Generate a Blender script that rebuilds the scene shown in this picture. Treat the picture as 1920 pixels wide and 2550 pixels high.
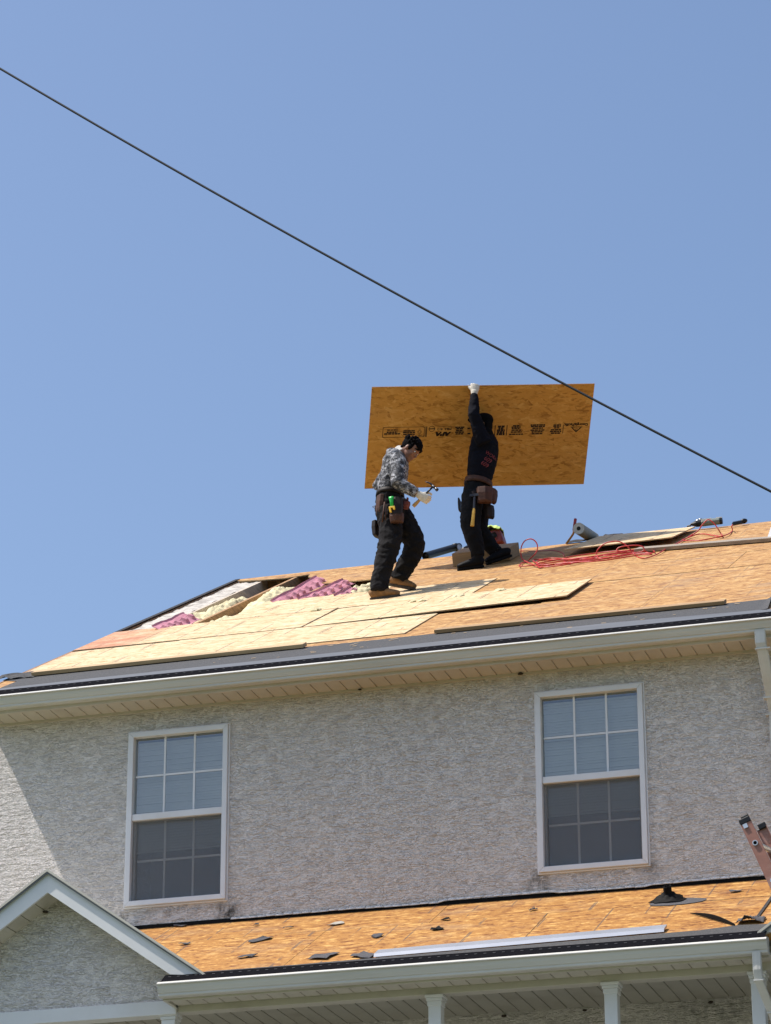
import bpy, bmesh, math, random
from mathutils import Vector, Matrix, noise
random.seed(11)
for o in list(bpy.data.objects): bpy.data.objects.remove(o)
SC = bpy.context.scene
COL = SC.collection
V = Vector
rad = math.radians

# ------------------------------------------------------------------ camera
CAM = V((7.0, -23.5, -2.4))
PITCH, YAW, ROLL, FPX = rad(22.060), rad(16.549), rad(-0.152), 7800.0
fw = V((-math.sin(YAW)*math.cos(PITCH), math.cos(YAW)*math.cos(PITCH), math.sin(PITCH)))
rt0 = V((math.cos(YAW), math.sin(YAW), 0)); up0 = rt0.cross(fw)
RT = math.cos(ROLL)*rt0 + math.sin(ROLL)*up0
UP = -math.sin(ROLL)*rt0 + math.cos(ROLL)*up0
cd = bpy.data.cameras.new('camera'); cam = bpy.data.objects.new('camera', cd); COL.objects.link(cam)
M = Matrix((RT, UP, -fw)).transposed().to_4x4(); M.translation = CAM
cam.matrix_world = M
cd.sensor_fit = 'HORIZONTAL'; cd.sensor_width = 36.0; cd.lens = FPX/1920*36
cd.clip_start = 0.1; cd.clip_end = 3000
SC.camera = cam
SC.render.resolution_x = 771; SC.render.resolution_y = 1024

# ------------------------------------------------------------------ light
SUND = V((0.55, 0.19, -1.0)).normalized()
w = bpy.data.worlds.new('World'); SC.world = w; w.use_nodes = True
nt = w.node_tree; bg = nt.nodes['Background']
sky = nt.nodes.new('ShaderNodeTexSky'); sky.sky_type = 'NISHITA'; sky.sun_disc = False
sky.sun_elevation = math.asin(-SUND.z); sky.sun_rotation = math.atan2(-SUND.x, -SUND.y)
sky.altitude = 50; sky.air_density = 1.0; sky.dust_density = 2.4; sky.ozone_density = 3.6
nt.links.new(sky.outputs[0], bg.inputs[0]); bg.inputs[1].default_value = 0.136
sl = bpy.data.lights.new('sun', 'SUN'); sl.energy = 4.2; sl.angle = rad(0.53); sl.color = (1.0, 0.95, 0.88)
so = bpy.data.objects.new('sun', sl); COL.objects.link(so)
so.rotation_mode = 'QUATERNION'; so.rotation_quaternion = SUND.to_track_quat('-Z', 'Y'); so.location = (-20, -8, 40)
SC.view_settings.view_transform = 'Standard'; SC.view_settings.look = 'None'
SC.view_settings.exposure = 0.38; SC.view_settings.gamma = 1.0

# ------------------------------------------------------------------ geometry frames
def ray(px, py): return (fw + RT*((px-960)/FPX) - UP*((py-1275)/FPX)).normalized()
def at(px, py, y):                       # point of the place seen at that direction, at depth plane y
    d = ray(px, py); return CAM + d*((y-CAM.y)/d.y)
A1 = rad(27.5); C1, S1 = math.cos(A1), math.sin(A1); N1 = V((0, -S1, C1)); O1 = V((0, -0.41, 6.10))
A2 = rad(26.6); C2, S2 = math.cos(A2), math.sin(A2); N2 = V((0, -S2, C2)); O2 = V((0, 0, 4.09))
def roofP(u, v, h=0): return V((u, -0.41 + v*C1 - h*S1, 6.10 + v*S1 + h*C1))     # upper roof, v up the slope
def porchP(u, v, h=0): return V((u, -v*C2 - h*S2, 4.09 - v*S2 + h*C2))           # porch roof, v down the slope
def RP(px, py, h=0):
    d = ray(px, py); P0 = O1 + N1*h
    return CAM + d*((P0-CAM).dot(N1)/d.dot(N1))

# ------------------------------------------------------------------ materials
def nmat(name):
    m = bpy.data.materials.new(name); m.use_nodes = True
    t = m.node_tree; return m, t, t.nodes['Principled BSDF']
def nd(t, typ, ins=None, **kw):
    n = t.nodes.new(typ)
    for k, v in kw.items(): setattr(n, k, v)
    if ins:
        for k, v in ins.items():
            if hasattr(v, 'is_output') or hasattr(v, 'links') and not isinstance(v, (tuple, list, float, int)): t.links.new(v, n.inputs[k])
            else: n.inputs[k].default_value = v
    return n
def mth(t, op, a, b=0.0, c=None, clamp=False):
    n = t.nodes.new('ShaderNodeMath'); n.operation = op; n.use_clamp = clamp
    for i, v in enumerate((a, b, c)):
        if v is None: continue
        if isinstance(v, (int, float)): n.inputs[i].default_value = v
        else: t.links.new(v, n.inputs[i])
    return n.outputs[0]
def ramp(t, fac, stops, interp='LINEAR'):
    n = t.nodes.new('ShaderNodeValToRGB'); r = n.color_ramp; r.interpolation = interp
    while len(r.elements) < len(stops): r.elements.new(0.5)
    for e, (p, c) in zip(r.elements, stops):
        e.position = p; e.color = (c[0], c[1], c[2], 1) if not isinstance(c, (int, float)) else (c, c, c, 1)
    t.links.new(fac, n.inputs[0]); return n.outputs[0]
def mix(t, fac, a, b, mode='MIX'):
    n = t.nodes.new('ShaderNodeMix'); n.data_type = 'RGBA'; n.blend_type = mode
    for i, v in ((0, fac), (6, a), (7, b)):
        if isinstance(v, (int, float)): n.inputs[i].default_value = v
        elif isinstance(v, (tuple, list)): n.inputs[i].default_value = (v[0], v[1], v[2], 1)
        else: t.links.new(v, n.inputs[i])
    return n.outputs[2]
def objco(t, rnd=True):
    tc = nd(t, 'ShaderNodeTexCoord').outputs['Object']
    if not rnd: return tc
    oi = nd(t, 'ShaderNodeObjectInfo').outputs['Random']
    c = nd(t, 'ShaderNodeCombineXYZ'); 
    for i, k in enumerate((37.0, 19.0, 23.0)): t.links.new(mth(t, 'MULTIPLY', oi, k), c.inputs[i])
    a = nd(t, 'ShaderNodeVectorMath', operation='ADD'); t.links.new(tc, a.inputs[0]); t.links.new(c.outputs[0], a.inputs[1])
    return a.outputs[0]
def scaled(t, vec, s, rot=0.0):
    if rot:
        r = nd(t, 'ShaderNodeVectorRotate', rotation_type='Z_AXIS'); t.links.new(vec, r.inputs['Vector']); r.inputs['Angle'].default_value = rot; vec = r.outputs[0]
    m = nd(t, 'ShaderNodeVectorMath', operation='MULTIPLY'); t.links.new(vec, m.inputs[0]); m.inputs[1].default_value = s
    return m.outputs[0]
def noi(t, vec, scale=5.0, detail=3.0, rough=0.55, dist=0.0):
    n = nd(t, 'ShaderNodeTexNoise'); t.links.new(vec, n.inputs['Vector'])
    n.inputs['Scale'].default_value = scale; n.inputs['Detail'].default_value = detail
    n.inputs['Roughness'].default_value = rough; n.inputs['Distortion'].default_value = dist
    return n.outputs['Fac']
def bump(t, bs, h, strength=0.3, dist=0.01):
    b = nd(t, 'ShaderNodeBump'); b.inputs['Strength'].default_value = strength; b.inputs['Distance'].default_value = dist
    t.links.new(h, b.inputs['Height']); t.links.new(b.outputs[0], bs.inputs['Normal'])

MATS = {}
def simple(name, col, rough=0.6, var=0.12, scale=12.0, bmp=0.0, metal=0.0, bscale=60.0, stretch=(1, 1, 1), spec=0.5, dirt=None, coat=0.0):
    m, t, b = nmat(name)
    co = scaled(t, objco(t), stretch)
    n = noi(t, co, scale, 4)
    lo = tuple(c*(1-var) for c in col); hi = tuple(min(1, c*(1+var)) for c in col)
    c = ramp(t, n, [(0.3, lo), (0.7, hi)])
    if dirt:
        dn = noi(t, co, scale*0.37, 5, 0.65); c = mix(t, ramp(t, dn, [(0.52, 0.0), (0.72, dirt[3])]), c, dirt[:3])
    t.links.new(c, b.inputs['Base Color'])
    b.inputs['Roughness'].default_value = rough; b.inputs['Metallic'].default_value = metal
    b.inputs['Specular IOR Level'].default_value = spec; b.inputs['Coat Weight'].default_value = coat
    if bmp: bump(t, b, noi(t, co, bscale, 3), bmp, 0.004)
    MATS[name] = m; return m

def osb_mat(name, dark, mid, light, lines=0.0, streaky=1.5, flaky=0.5, fleck=0.6, dirt=0.25, grey=(0.25, 0.2, 0.16), pitch=0.4064, edge_red=0.0):
    m, t, b = nmat(name)
    raw = nd(t, 'ShaderNodeTexCoord').outputs['Object']
    co = objco(t)
    wob = nd(t, 'ShaderNodeTexNoise'); t.links.new(co, wob.inputs['Vector']); wob.inputs['Scale'].default_value = 14
    ws = nd(t, 'ShaderNodeVectorMath', operation='SCALE'); t.links.new(wob.outputs['Color'], ws.inputs[0]); ws.inputs['Scale'].default_value = 0.035
    wa = nd(t, 'ShaderNodeVectorMath', operation='ADD'); t.links.new(co, wa.inputs[0]); t.links.new(ws.outputs[0], wa.inputs[1])
    base = wa.outputs[0]
    val = None; pri = None
    for ang, sx, sy in ((0.07, 7.0, 40.0), (-0.42, 8.0, 36.0), (0.5, 8.5, 38.0), (1.2, 9.0, 34.0)):
        vv = nd(t, 'ShaderNodeTexVoronoi', voronoi_dimensions='2D'); t.links.new(scaled(t, base, (sx, sy, 1), ang), vv.inputs['Vector']); vv.inputs['Scale'].default_value = 1.0
        sp = nd(t, 'ShaderNodeSeparateColor'); t.links.new(vv.outputs['Color'], sp.inputs[0])
        p = sp.outputs[1] if ang != 1.2 else mth(t, 'MULTIPLY', sp.outputs[1], 0.75)
        if val is None: val, pri = sp.outputs[0], p
        else:
            g = mth(t, 'GREATER_THAN', p, pri)
            mx = nd(t, 'ShaderNodeMix'); t.links.new(g, mx.inputs[0]); t.links.new(val, mx.inputs[2]); t.links.new(sp.outputs[0], mx.inputs[3]); val = mx.outputs[0]
            pri = mth(t, 'MAXIMUM', p, pri)
    streak = noi(t, scaled(t, co, (6, 24, 1)), 1.0, 5, 0.65)
    grain = noi(t, scaled(t, co, (25, 190, 1)), 1.0, 2, 0.5)
    st2 = noi(t, scaled(t, co, (12, 12, 1)), 1.0, 4, 0.7)
    x = mth(t, 'ADD', mth(t, 'MULTIPLY', mth(t, 'SUBTRACT', val, 0.5), flaky), mth(t, 'ADD', mth(t, 'MULTIPLY', mth(t, 'SUBTRACT', streak, 0.5), streaky), mth(t, 'MULTIPLY', mth(t, 'SUBTRACT', st2, 0.5), streaky)))
    x = mth(t, 'ADD', x, mth(t, 'MULTIPLY', mth(t, 'SUBTRACT', grain, 0.5), 0.3))
    x = mth(t, 'ADD', x, 0.5, clamp=True)
    c = ramp(t, x, [(0.10, dark), (0.40, mid), (0.62, mid), (0.92, light)])
    # weathering blotches
    bl = noi(t, scaled(t, co, (0.9, 2.2, 1)), 1.6, 6, 0.65)
    c = mix(t, ramp(t, bl, [(0.52, 0.0), (0.75, dirt)]), c, grey)
    fl = noi(t, scaled(t, co, (9, 46, 1)), 1.0, 3, 0.6)
    c = mix(t, ramp(t, fl, [(0.60, 0.0), (0.70, fleck)]), c, tuple(k*0.45 for k in dark))
    sx = nd(t, 'ShaderNodeSeparateXYZ'); t.links.new(raw, sx.inputs[0])
    if lines:
        fr = mth(t, 'PINGPONG', mth(t, 'ADD', sx.outputs[0], 0.11), pitch/2)
        ln = mth(t, 'LESS_THAN', fr, 0.0065)
        fr2 = mth(t, 'PINGPONG', mth(t, 'ADD', sx.outputs[0], 0.31), pitch/1.4)
        ln = mth(t, 'MAXIMUM', ln, mth(t, 'LESS_THAN', fr2, 0.005))
        brk = noi(t, scaled(t, co, (5, 2.2, 1)), 1.0, 3, 0.6)
        ln = mth(t, 'MULTIPLY', ln, ramp(t, brk, [(0.46, 0.0), (0.53, lines)]))
        c = mix(t, ln, c, (0.09, 0.07, 0.06))
    if edge_red:
        er = mth(t, 'SUBTRACT', mth(t, 'MULTIPLY', sx.outputs[0], -1.0), edge_red)
        er = mth(t, 'MULTIPLY', ramp(t, mth(t, 'MULTIPLY', er, 3.0), [(0.0, 0.0), (0.6, 0.75)]), ramp(t, bl, [(0.35, 0.2), (0.6, 1.0)]))
        c = mix(t, er, c, (0.42, 0.13, 0.07))
    t.links.new(c, b.inputs['Base Color']); b.inputs['Roughness'].default_value = 0.72; b.inputs['Specular IOR Level'].default_value = 0.3
    bump(t, b, x, 0.35, 0.006)
    MATS[name] = m; return m

def stucco_mat(name, col, stains=()):
    m, t, b = nmat(name)
    co = nd(t, 'ShaderNodeTexCoord').outputs['Object']
    def lips(st, sc, k, pw, mlo, mhi, ms, off):
        n = noi(t, scaled(t, co, st), sc, 2.5, 0.6, 0.15)
        f = mth(t, 'POWER', mth(t, 'FRACT', mth(t, 'ADD', mth(t, 'MULTIPLY', n, k), off)), pw)
        return mth(t, 'MULTIPLY', f, ramp(t, noi(t, scaled(t, co, (1, 1, 1.4)), ms, 4, 0.65), [(mlo, 0.0), (mhi, 1.0)]))
    l1 = lips((1.0, 1.0, 3.4), 5.5, 9.0, 5.0, 0.30, 0.58, 9.0, 0.0)
    l2 = lips((1.0, 1.0, 3.0), 10.0, 8.0, 5.0, 0.32, 0.58, 13.0, 0.3)
    l3 = lips((0.8, 1.0, 3.6), 15.0, 6.0, 3.0, 0.32, 0.58, 9.0, 0.6)
    n3 = noi(t, co, 70, 3)
    h = mth(t, 'ADD', mth(t, 'ADD', l1, mth(t, 'MULTIPLY', l2, 0.65)), mth(t, 'ADD', mth(t, 'MULTIPLY', l3, 0.45), mth(t, 'MULTIPLY', n3, 0.18)))
    mot = noi(t, co, 1.3, 6, 0.65)
    c = ramp(t, mot, [(0.3, tuple(k*0.96 for k in col)), (0.7, tuple(min(1, k*1.03) for k in col))])
    warm = noi(t, scaled(t, co, (2.5, 1, 0.7)), 1.1, 4)
    c = mix(t, ramp(t, warm, [(0.5, 0.0), (0.75, 0.22)]), c, (col[0]*0.92, col[1]*0.84, col[2]*0.74))
    s = nd(t, 'ShaderNodeSeparateXYZ'); t.links.new(co, s.inputs[0])
    sn = noi(t, scaled(t, co, (16, 1, 9)), 1.0, 5, 0.7)
    for (u, zz, ru, rz, amt) in stains:
        du = mth(t, 'DIVIDE', mth(t, 'SUBTRACT', s.outputs[0], u), ru); dz = mth(t, 'DIVIDE', mth(t, 'SUBTRACT', s.outputs[2], zz), rz)
        d2 = mth(t, 'ADD', mth(t, 'MULTIPLY', du, du), mth(t, 'MULTIPLY', dz, dz))
        k = mth(t, 'SUBTRACT', 1.0, d2, clamp=True)
        k = mth(t, 'MULTIPLY', mth(t, 'MULTIPLY', k, amt), ramp(t, sn, [(0.4, 0.0), (0.62, 1.0)]))
        c = mix(t, k, c, (0.05, 0.05, 0.045))
    t.links.new(c, b.inputs['Base Color']); b.inputs['Roughness'].default_value = 0.9; b.inputs['Specular IOR Level'].default_value = 0.2
    bump(t, b, h, 1.0, 0.0105)
    MATS[name] = m; return m

stucco_mat('stucco', (0.745, 0.69, 0.65), [(-2.26, 4.2, 0.10, 0.07, 0.7), (-1.33, 4.17, 0.16, 0.14, 0.95), (1.27, 4.19, 0.13, 0.16, 0.95), (2.2, 4.24, 0.1, 0.1, 0.6), (-1.8, 4.22, 0.5, 0.05, 0.35), (1.8, 4.25, 0.5, 0.05, 0.3), (2.6, 3.1, 0.5, 0.14, 0.5)])
osb_mat('osb_new', (0.42, 0.26, 0.11), (0.63, 0.465, 0.268), (0.76, 0.62, 0.41), lines=0.85, dirt=0.15, edge_red=0.0)
osb_mat('osb_new_rake', (0.42, 0.26, 0.11), (0.63, 0.465, 0.268), (0.76, 0.62, 0.41), lines=0.8, dirt=0.15, edge_red=0.42)
osb_mat('osb_old', (0.22, 0.09, 0.03), (0.435, 0.232, 0.08), (0.60, 0.38, 0.16), streaky=1.8, lines=0.4, dirt=0.5, pitch=0.61)
osb_mat('osb_porch', (0.18, 0.06, 0.014), (0.385, 0.178, 0.043), (0.60, 0.34, 0.105), streaky=1.6, lines=0.75, dirt=0.35, pitch=0.5)
osb_mat('osb_sheet', (0.24, 0.105, 0.018), (0.50, 0.265, 0.06), (0.61, 0.37, 0.115), streaky=0.55, flaky=0.55, fleck=0.45, dirt=0.12)
simple('osb_edge', (0.20, 0.19, 0.24), 0.8, 0.2, 60)
simple('osb_raw_edge', (0.42, 0.30, 0.17), 0.85, 0.35, 90)
simple('print_ink', (0.012, 0.006, 0.003), 0.8, 0.3, 40)
simple('vinyl_white', (0.72, 0.71, 0.70), 0.45, 0.04, 3, dirt=(0.45, 0.40, 0.34, 0.25))
simple('vinyl_frame', (0.74, 0.73, 0.74), 0.4, 0.03, 4, dirt=(0.55, 0.47, 0.38, 0.3))
simple('soffit_beige', (0.56, 0.50, 0.42), 0.6, 0.05, 5, dirt=(0.36, 0.29, 0.22, 0.3), bmp=0.15, bscale=160)
simple('ceiling_porch', (0.42, 0.395, 0.335), 0.6, 0.05, 5, dirt=(0.22, 0.18, 0.13, 0.4))
simple('soffit_porch', (0.54, 0.505, 0.43), 0.6, 0.05, 5, dirt=(0.22, 0.18, 0.13, 0.4), bmp=0.15, bscale=160)
simple('gutter_paint', (0.60, 0.575, 0.53), 0.45, 0.06, 2.2, stretch=(0.5, 1, 6), dirt=(0.40, 0.36, 0.31, 0.45))
simple('guard_black', (0.008, 0.008, 0.010), 0.9, 0.4, 120, spec=0.02)
simple('guard_rib', (0.05, 0.05, 0.055), 0.7, 0.3, 60, spec=0.2)
simple('drip_metal', (0.115, 0.12, 0.128), 0.55, 0.12, 6, stretch=(0.4, 3, 1), metal=0.0, dirt=(0.07, 0.07, 0.07, 0.5))
simple('drip_new', (0.40, 0.42, 0.47), 0.35, 0.06, 4, metal=0.35)
simple('membrane', (0.052, 0.052, 0.054), 0.85, 0.5, 130, bmp=0.6, bscale=200, dirt=(0.16, 0.14, 0.12, 0.4))
simple('tar_paper', (0.05, 0.048, 0.05), 0.85, 0.35, 25, bmp=0.4, bscale=60, spec=0.12)
simple('shingle_scrap', (0.075, 0.072, 0.078), 0.9, 0.35, 90, bmp=0.5, bscale=200)
simple('flashing_black', (0.006, 0.0055, 0.0055), 0.7, 0.3, 20, spec=0.12)
simple('lumber', (0.50, 0.35, 0.19), 0.75, 0.22, 3, stretch=(1, 14, 14), bmp=0.2, dirt=(0.25, 0.16, 0.09, 0.5))
simple('lumber_mid', (0.36, 0.225, 0.11), 0.75, 0.22, 3, stretch=(1, 14, 14), bmp=0.2, dirt=(0.2, 0.12, 0.07, 0.5))
simple('lumber_dark', (0.25, 0.13, 0.06), 0.8, 0.3, 3, stretch=(8, 1.5, 8), bmp=0.2)
simple('rafter_wood', (0.36, 0.20, 0.09), 0.8, 0.28, 3, stretch=(14, 1.2, 14), bmp=0.25)
simple('rafter_pale', (0.50, 0.42, 0.33), 0.8, 0.2, 3, stretch=(14, 1.2, 14), bmp=0.25)
simple('plank_grey', (0.30, 0.245, 0.19), 0.8, 0.25, 2.5, stretch=(1, 22, 22), bmp=0.25)
simple('gypsum', (0.46, 0.42, 0.37), 0.9, 0.35, 11, bmp=0.6, bscale=30, dirt=(0.13, 0.11, 0.09, 0.85))
simple('insulation', (0.62, 0.55, 0.34), 0.95, 0.3, 14, bmp=0.9, bscale=60, dirt=(0.40, 0.33, 0.18, 0.7))
simple('foam_pink', (0.60, 0.255, 0.31), 0.65, 0.15, 6, dirt=(0.35, 0.10, 0.14, 0.4))
simple('hose_red', (0.50, 0.030, 0.024), 0.38, 0.1, 8)
simple('black_plastic', (0.014, 0.014, 0.016), 0.38, 0.3, 20, spec=0.25)
simple('red_plastic', (0.22, 0.032, 0.025), 0.45, 0.2, 14)
simple('hivis', (0.55, 0.72, 0.20), 0.85, 0.15, 30, bmp=0.3)
simple('grey_green', (0.15, 0.18, 0.16), 0.5, 0.1, 10)
simple('steel', (0.42, 0.43, 0.45), 0.35, 0.15, 20, metal=0.9)
simple('steel_dark', (0.035, 0.035, 0.04), 0.4, 0.2, 20, metal=0.6)
simple('orange_paint', (0.62, 0.26, 0.04), 0.5, 0.2, 20)
simple('crimson_paint', (0.36, 0.03, 0.03), 0.45, 0.2, 20)
simple('yellow_grip', (0.62, 0.36, 0.04), 0.55, 0.15, 30)
simple('tan_grip', (0.46, 0.25, 0.07), 0.6, 0.2, 30)
simple('green_plastic', (0.01, 0.42, 0.055), 0.4, 0.1, 20)
simple('yellow_plastic', (0.75, 0.45, 0.02), 0.45, 0.1, 20)
simple('roll_grey', (0.36, 0.33, 0.28), 0.7, 0.12, 10)
simple('roll_end', (0.62, 0.60, 0.56), 0.7, 0.12, 40)
simple('cable_black', (0.006, 0.006, 0.009), 0.6, 0.2, 8)
simple('skin', (0.235, 0.108, 0.068), 0.55, 0.1, 30)
simple('hair', (0.004, 0.0035, 0.004), 0.9, 0.4, 120, bmp=0.7, bscale=160, spec=0.06)
simple('trouser_black', (0.0085, 0.0075, 0.0085), 0.9, 0.4, 9, bmp=0.5, bscale=35, spec=0.2)
simple('trouser_dark', (0.0048, 0.005, 0.0062), 0.9, 0.4, 9, bmp=0.5, bscale=35, spec=0.2)
simple('shirt_navy', (0.0035, 0.004, 0.0085), 0.9, 0.35, 9, bmp=0.4, bscale=30, spec=0.15)
simple('cap_black', (0.0025, 0.0025, 0.003), 0.9, 0.3, 20, spec=0.12)
simple('shirt_print', (0.20, 0.022, 0.026), 0.7, 0.2, 60)
simple('leather_dark', (0.014, 0.009, 0.008), 0.6, 0.4, 18, bmp=0.3, spec=0.25)
simple('leather_brown', (0.070, 0.030, 0.019), 0.6, 0.35, 18, bmp=0.3, spec=0.25)
simple('boot_tan', (0.24, 0.115, 0.035), 0.75, 0.25, 22, bmp=0.3, dirt=(0.12, 0.08, 0.05, 0.6))
simple('sole_brown', (0.055, 0.042, 0.032), 0.8, 0.3, 30)
simple('boot_black', (0.004, 0.004, 0.005), 0.6, 0.3, 22, bmp=0.3, spec=0.12)
simple('glove_white', (0.60, 0.55, 0.47), 0.85, 0.12, 40, bmp=0.4, bscale=90)
simple('glove_dark', (0.13, 0.035, 0.035), 0.8, 0.6, 22, bmp=0.3)
simple('cotton_white', (0.66, 0.63, 0.58), 0.9, 0.1, 30)
simple('fiberglass', (0.33, 0.145, 0.105), 0.6, 0.12, 10, stretch=(1, 1, 2), dirt=(0.55, 0.38, 0.33, 0.6))
simple('aluminium', (0.62, 0.62, 0.61), 0.35, 0.1, 20, metal=0.85)
simple('blind', (0.86, 0.84, 0.80), 0.6, 0.04, 5)
simple('interior', (0.32, 0.29, 0.26), 0.9, 0.1, 2)
simple('lawn', (0.075, 0.095, 0.035), 0.95, 0.35, 3, bmp=0.5)
simple('concrete', (0.26, 0.25, 0.235), 0.9, 0.12, 2)
simple('nest', (0.045, 0.03, 0.02), 0.95, 0.4, 60, bmp=0.6)
def camo_mat():
    m, t, b = nmat('camo'); co = nd(t, 'ShaderNodeTexCoord').outputs['Object']
    n = noi(t, scaled(t, co, (1, 1, 1.3)), 12, 3, 0.6, 0.7); n2 = noi(t, scaled(t, co, (1.5, 1.5, 1)), 26, 2, 0.5, 0.9)
    c = ramp(t, n, [(0.0, (0.03, 0.031, 0.036)), (0.43, (0.085, 0.085, 0.095)), (0.49, (0.20, 0.20, 0.215)), (0.56, (0.36, 0.355, 0.37))], 'CONSTANT')
    c = mix(t, ramp(t, n2, [(0.0, 0.0), (0.56, 1.0)], 'CONSTANT'), c, (0.022, 0.022, 0.027))
    t.links.new(c, b.inputs['Base Color']); b.inputs['Roughness'].default_value = 0.8
    bump(t, b, noi(t, co, 30, 4), 0.5, 0.01); MATS['camo'] = m
camo_mat()
def glass_mat():
    m, t, b = nmat('glass'); t.nodes.remove(b); out = t.nodes['Material Output']
    tr = nd(t, 'ShaderNodeBsdfTransparent'); tr.inputs[0].default_value = (0.93, 0.92, 0.89, 1)
    gl = nd(t, 'ShaderNodeBsdfGlossy'); gl.inputs['Roughness'].default_value = 0.03; gl.inputs[0].default_value = (0.85, 0.86, 0.88, 1)
    fr = nd(t, 'ShaderNodeFresnel'); fr.inputs[0].default_value = 1.55
    f = mth(t, 'ADD', mth(t, 'MULTIPLY', fr.outputs[0], 1.3), 0.05, clamp=True)
    mx = nd(t, 'ShaderNodeMixShader'); t.links.new(f, mx.inputs[0]); t.links.new(tr.outputs[0], mx.inputs[1]); t.links.new(gl.outputs[0], mx.inputs[2])
    t.links.new(mx.outputs[0], out.inputs[0]); MATS['glass'] = m
    m, t, b = nmat('insect_screen'); t.nodes.remove(b); out = t.nodes['Material Output']
    tr = nd(t, 'ShaderNodeBsdfTransparent'); df = nd(t, 'ShaderNodeBsdfDiffuse'); df.inputs[0].default_value = (0.20, 0.20, 0.205, 1)
    mx = nd(t, 'ShaderNodeMixShader'); mx.inputs[0].default_value = 0.34
    t.links.new(tr.outputs[0], mx.inputs[1]); t.links.new(df.outputs[0], mx.inputs[2]); t.links.new(mx.outputs[0], out.inputs[0]); MATS['insect_screen'] = m
glass_mat()

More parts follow.
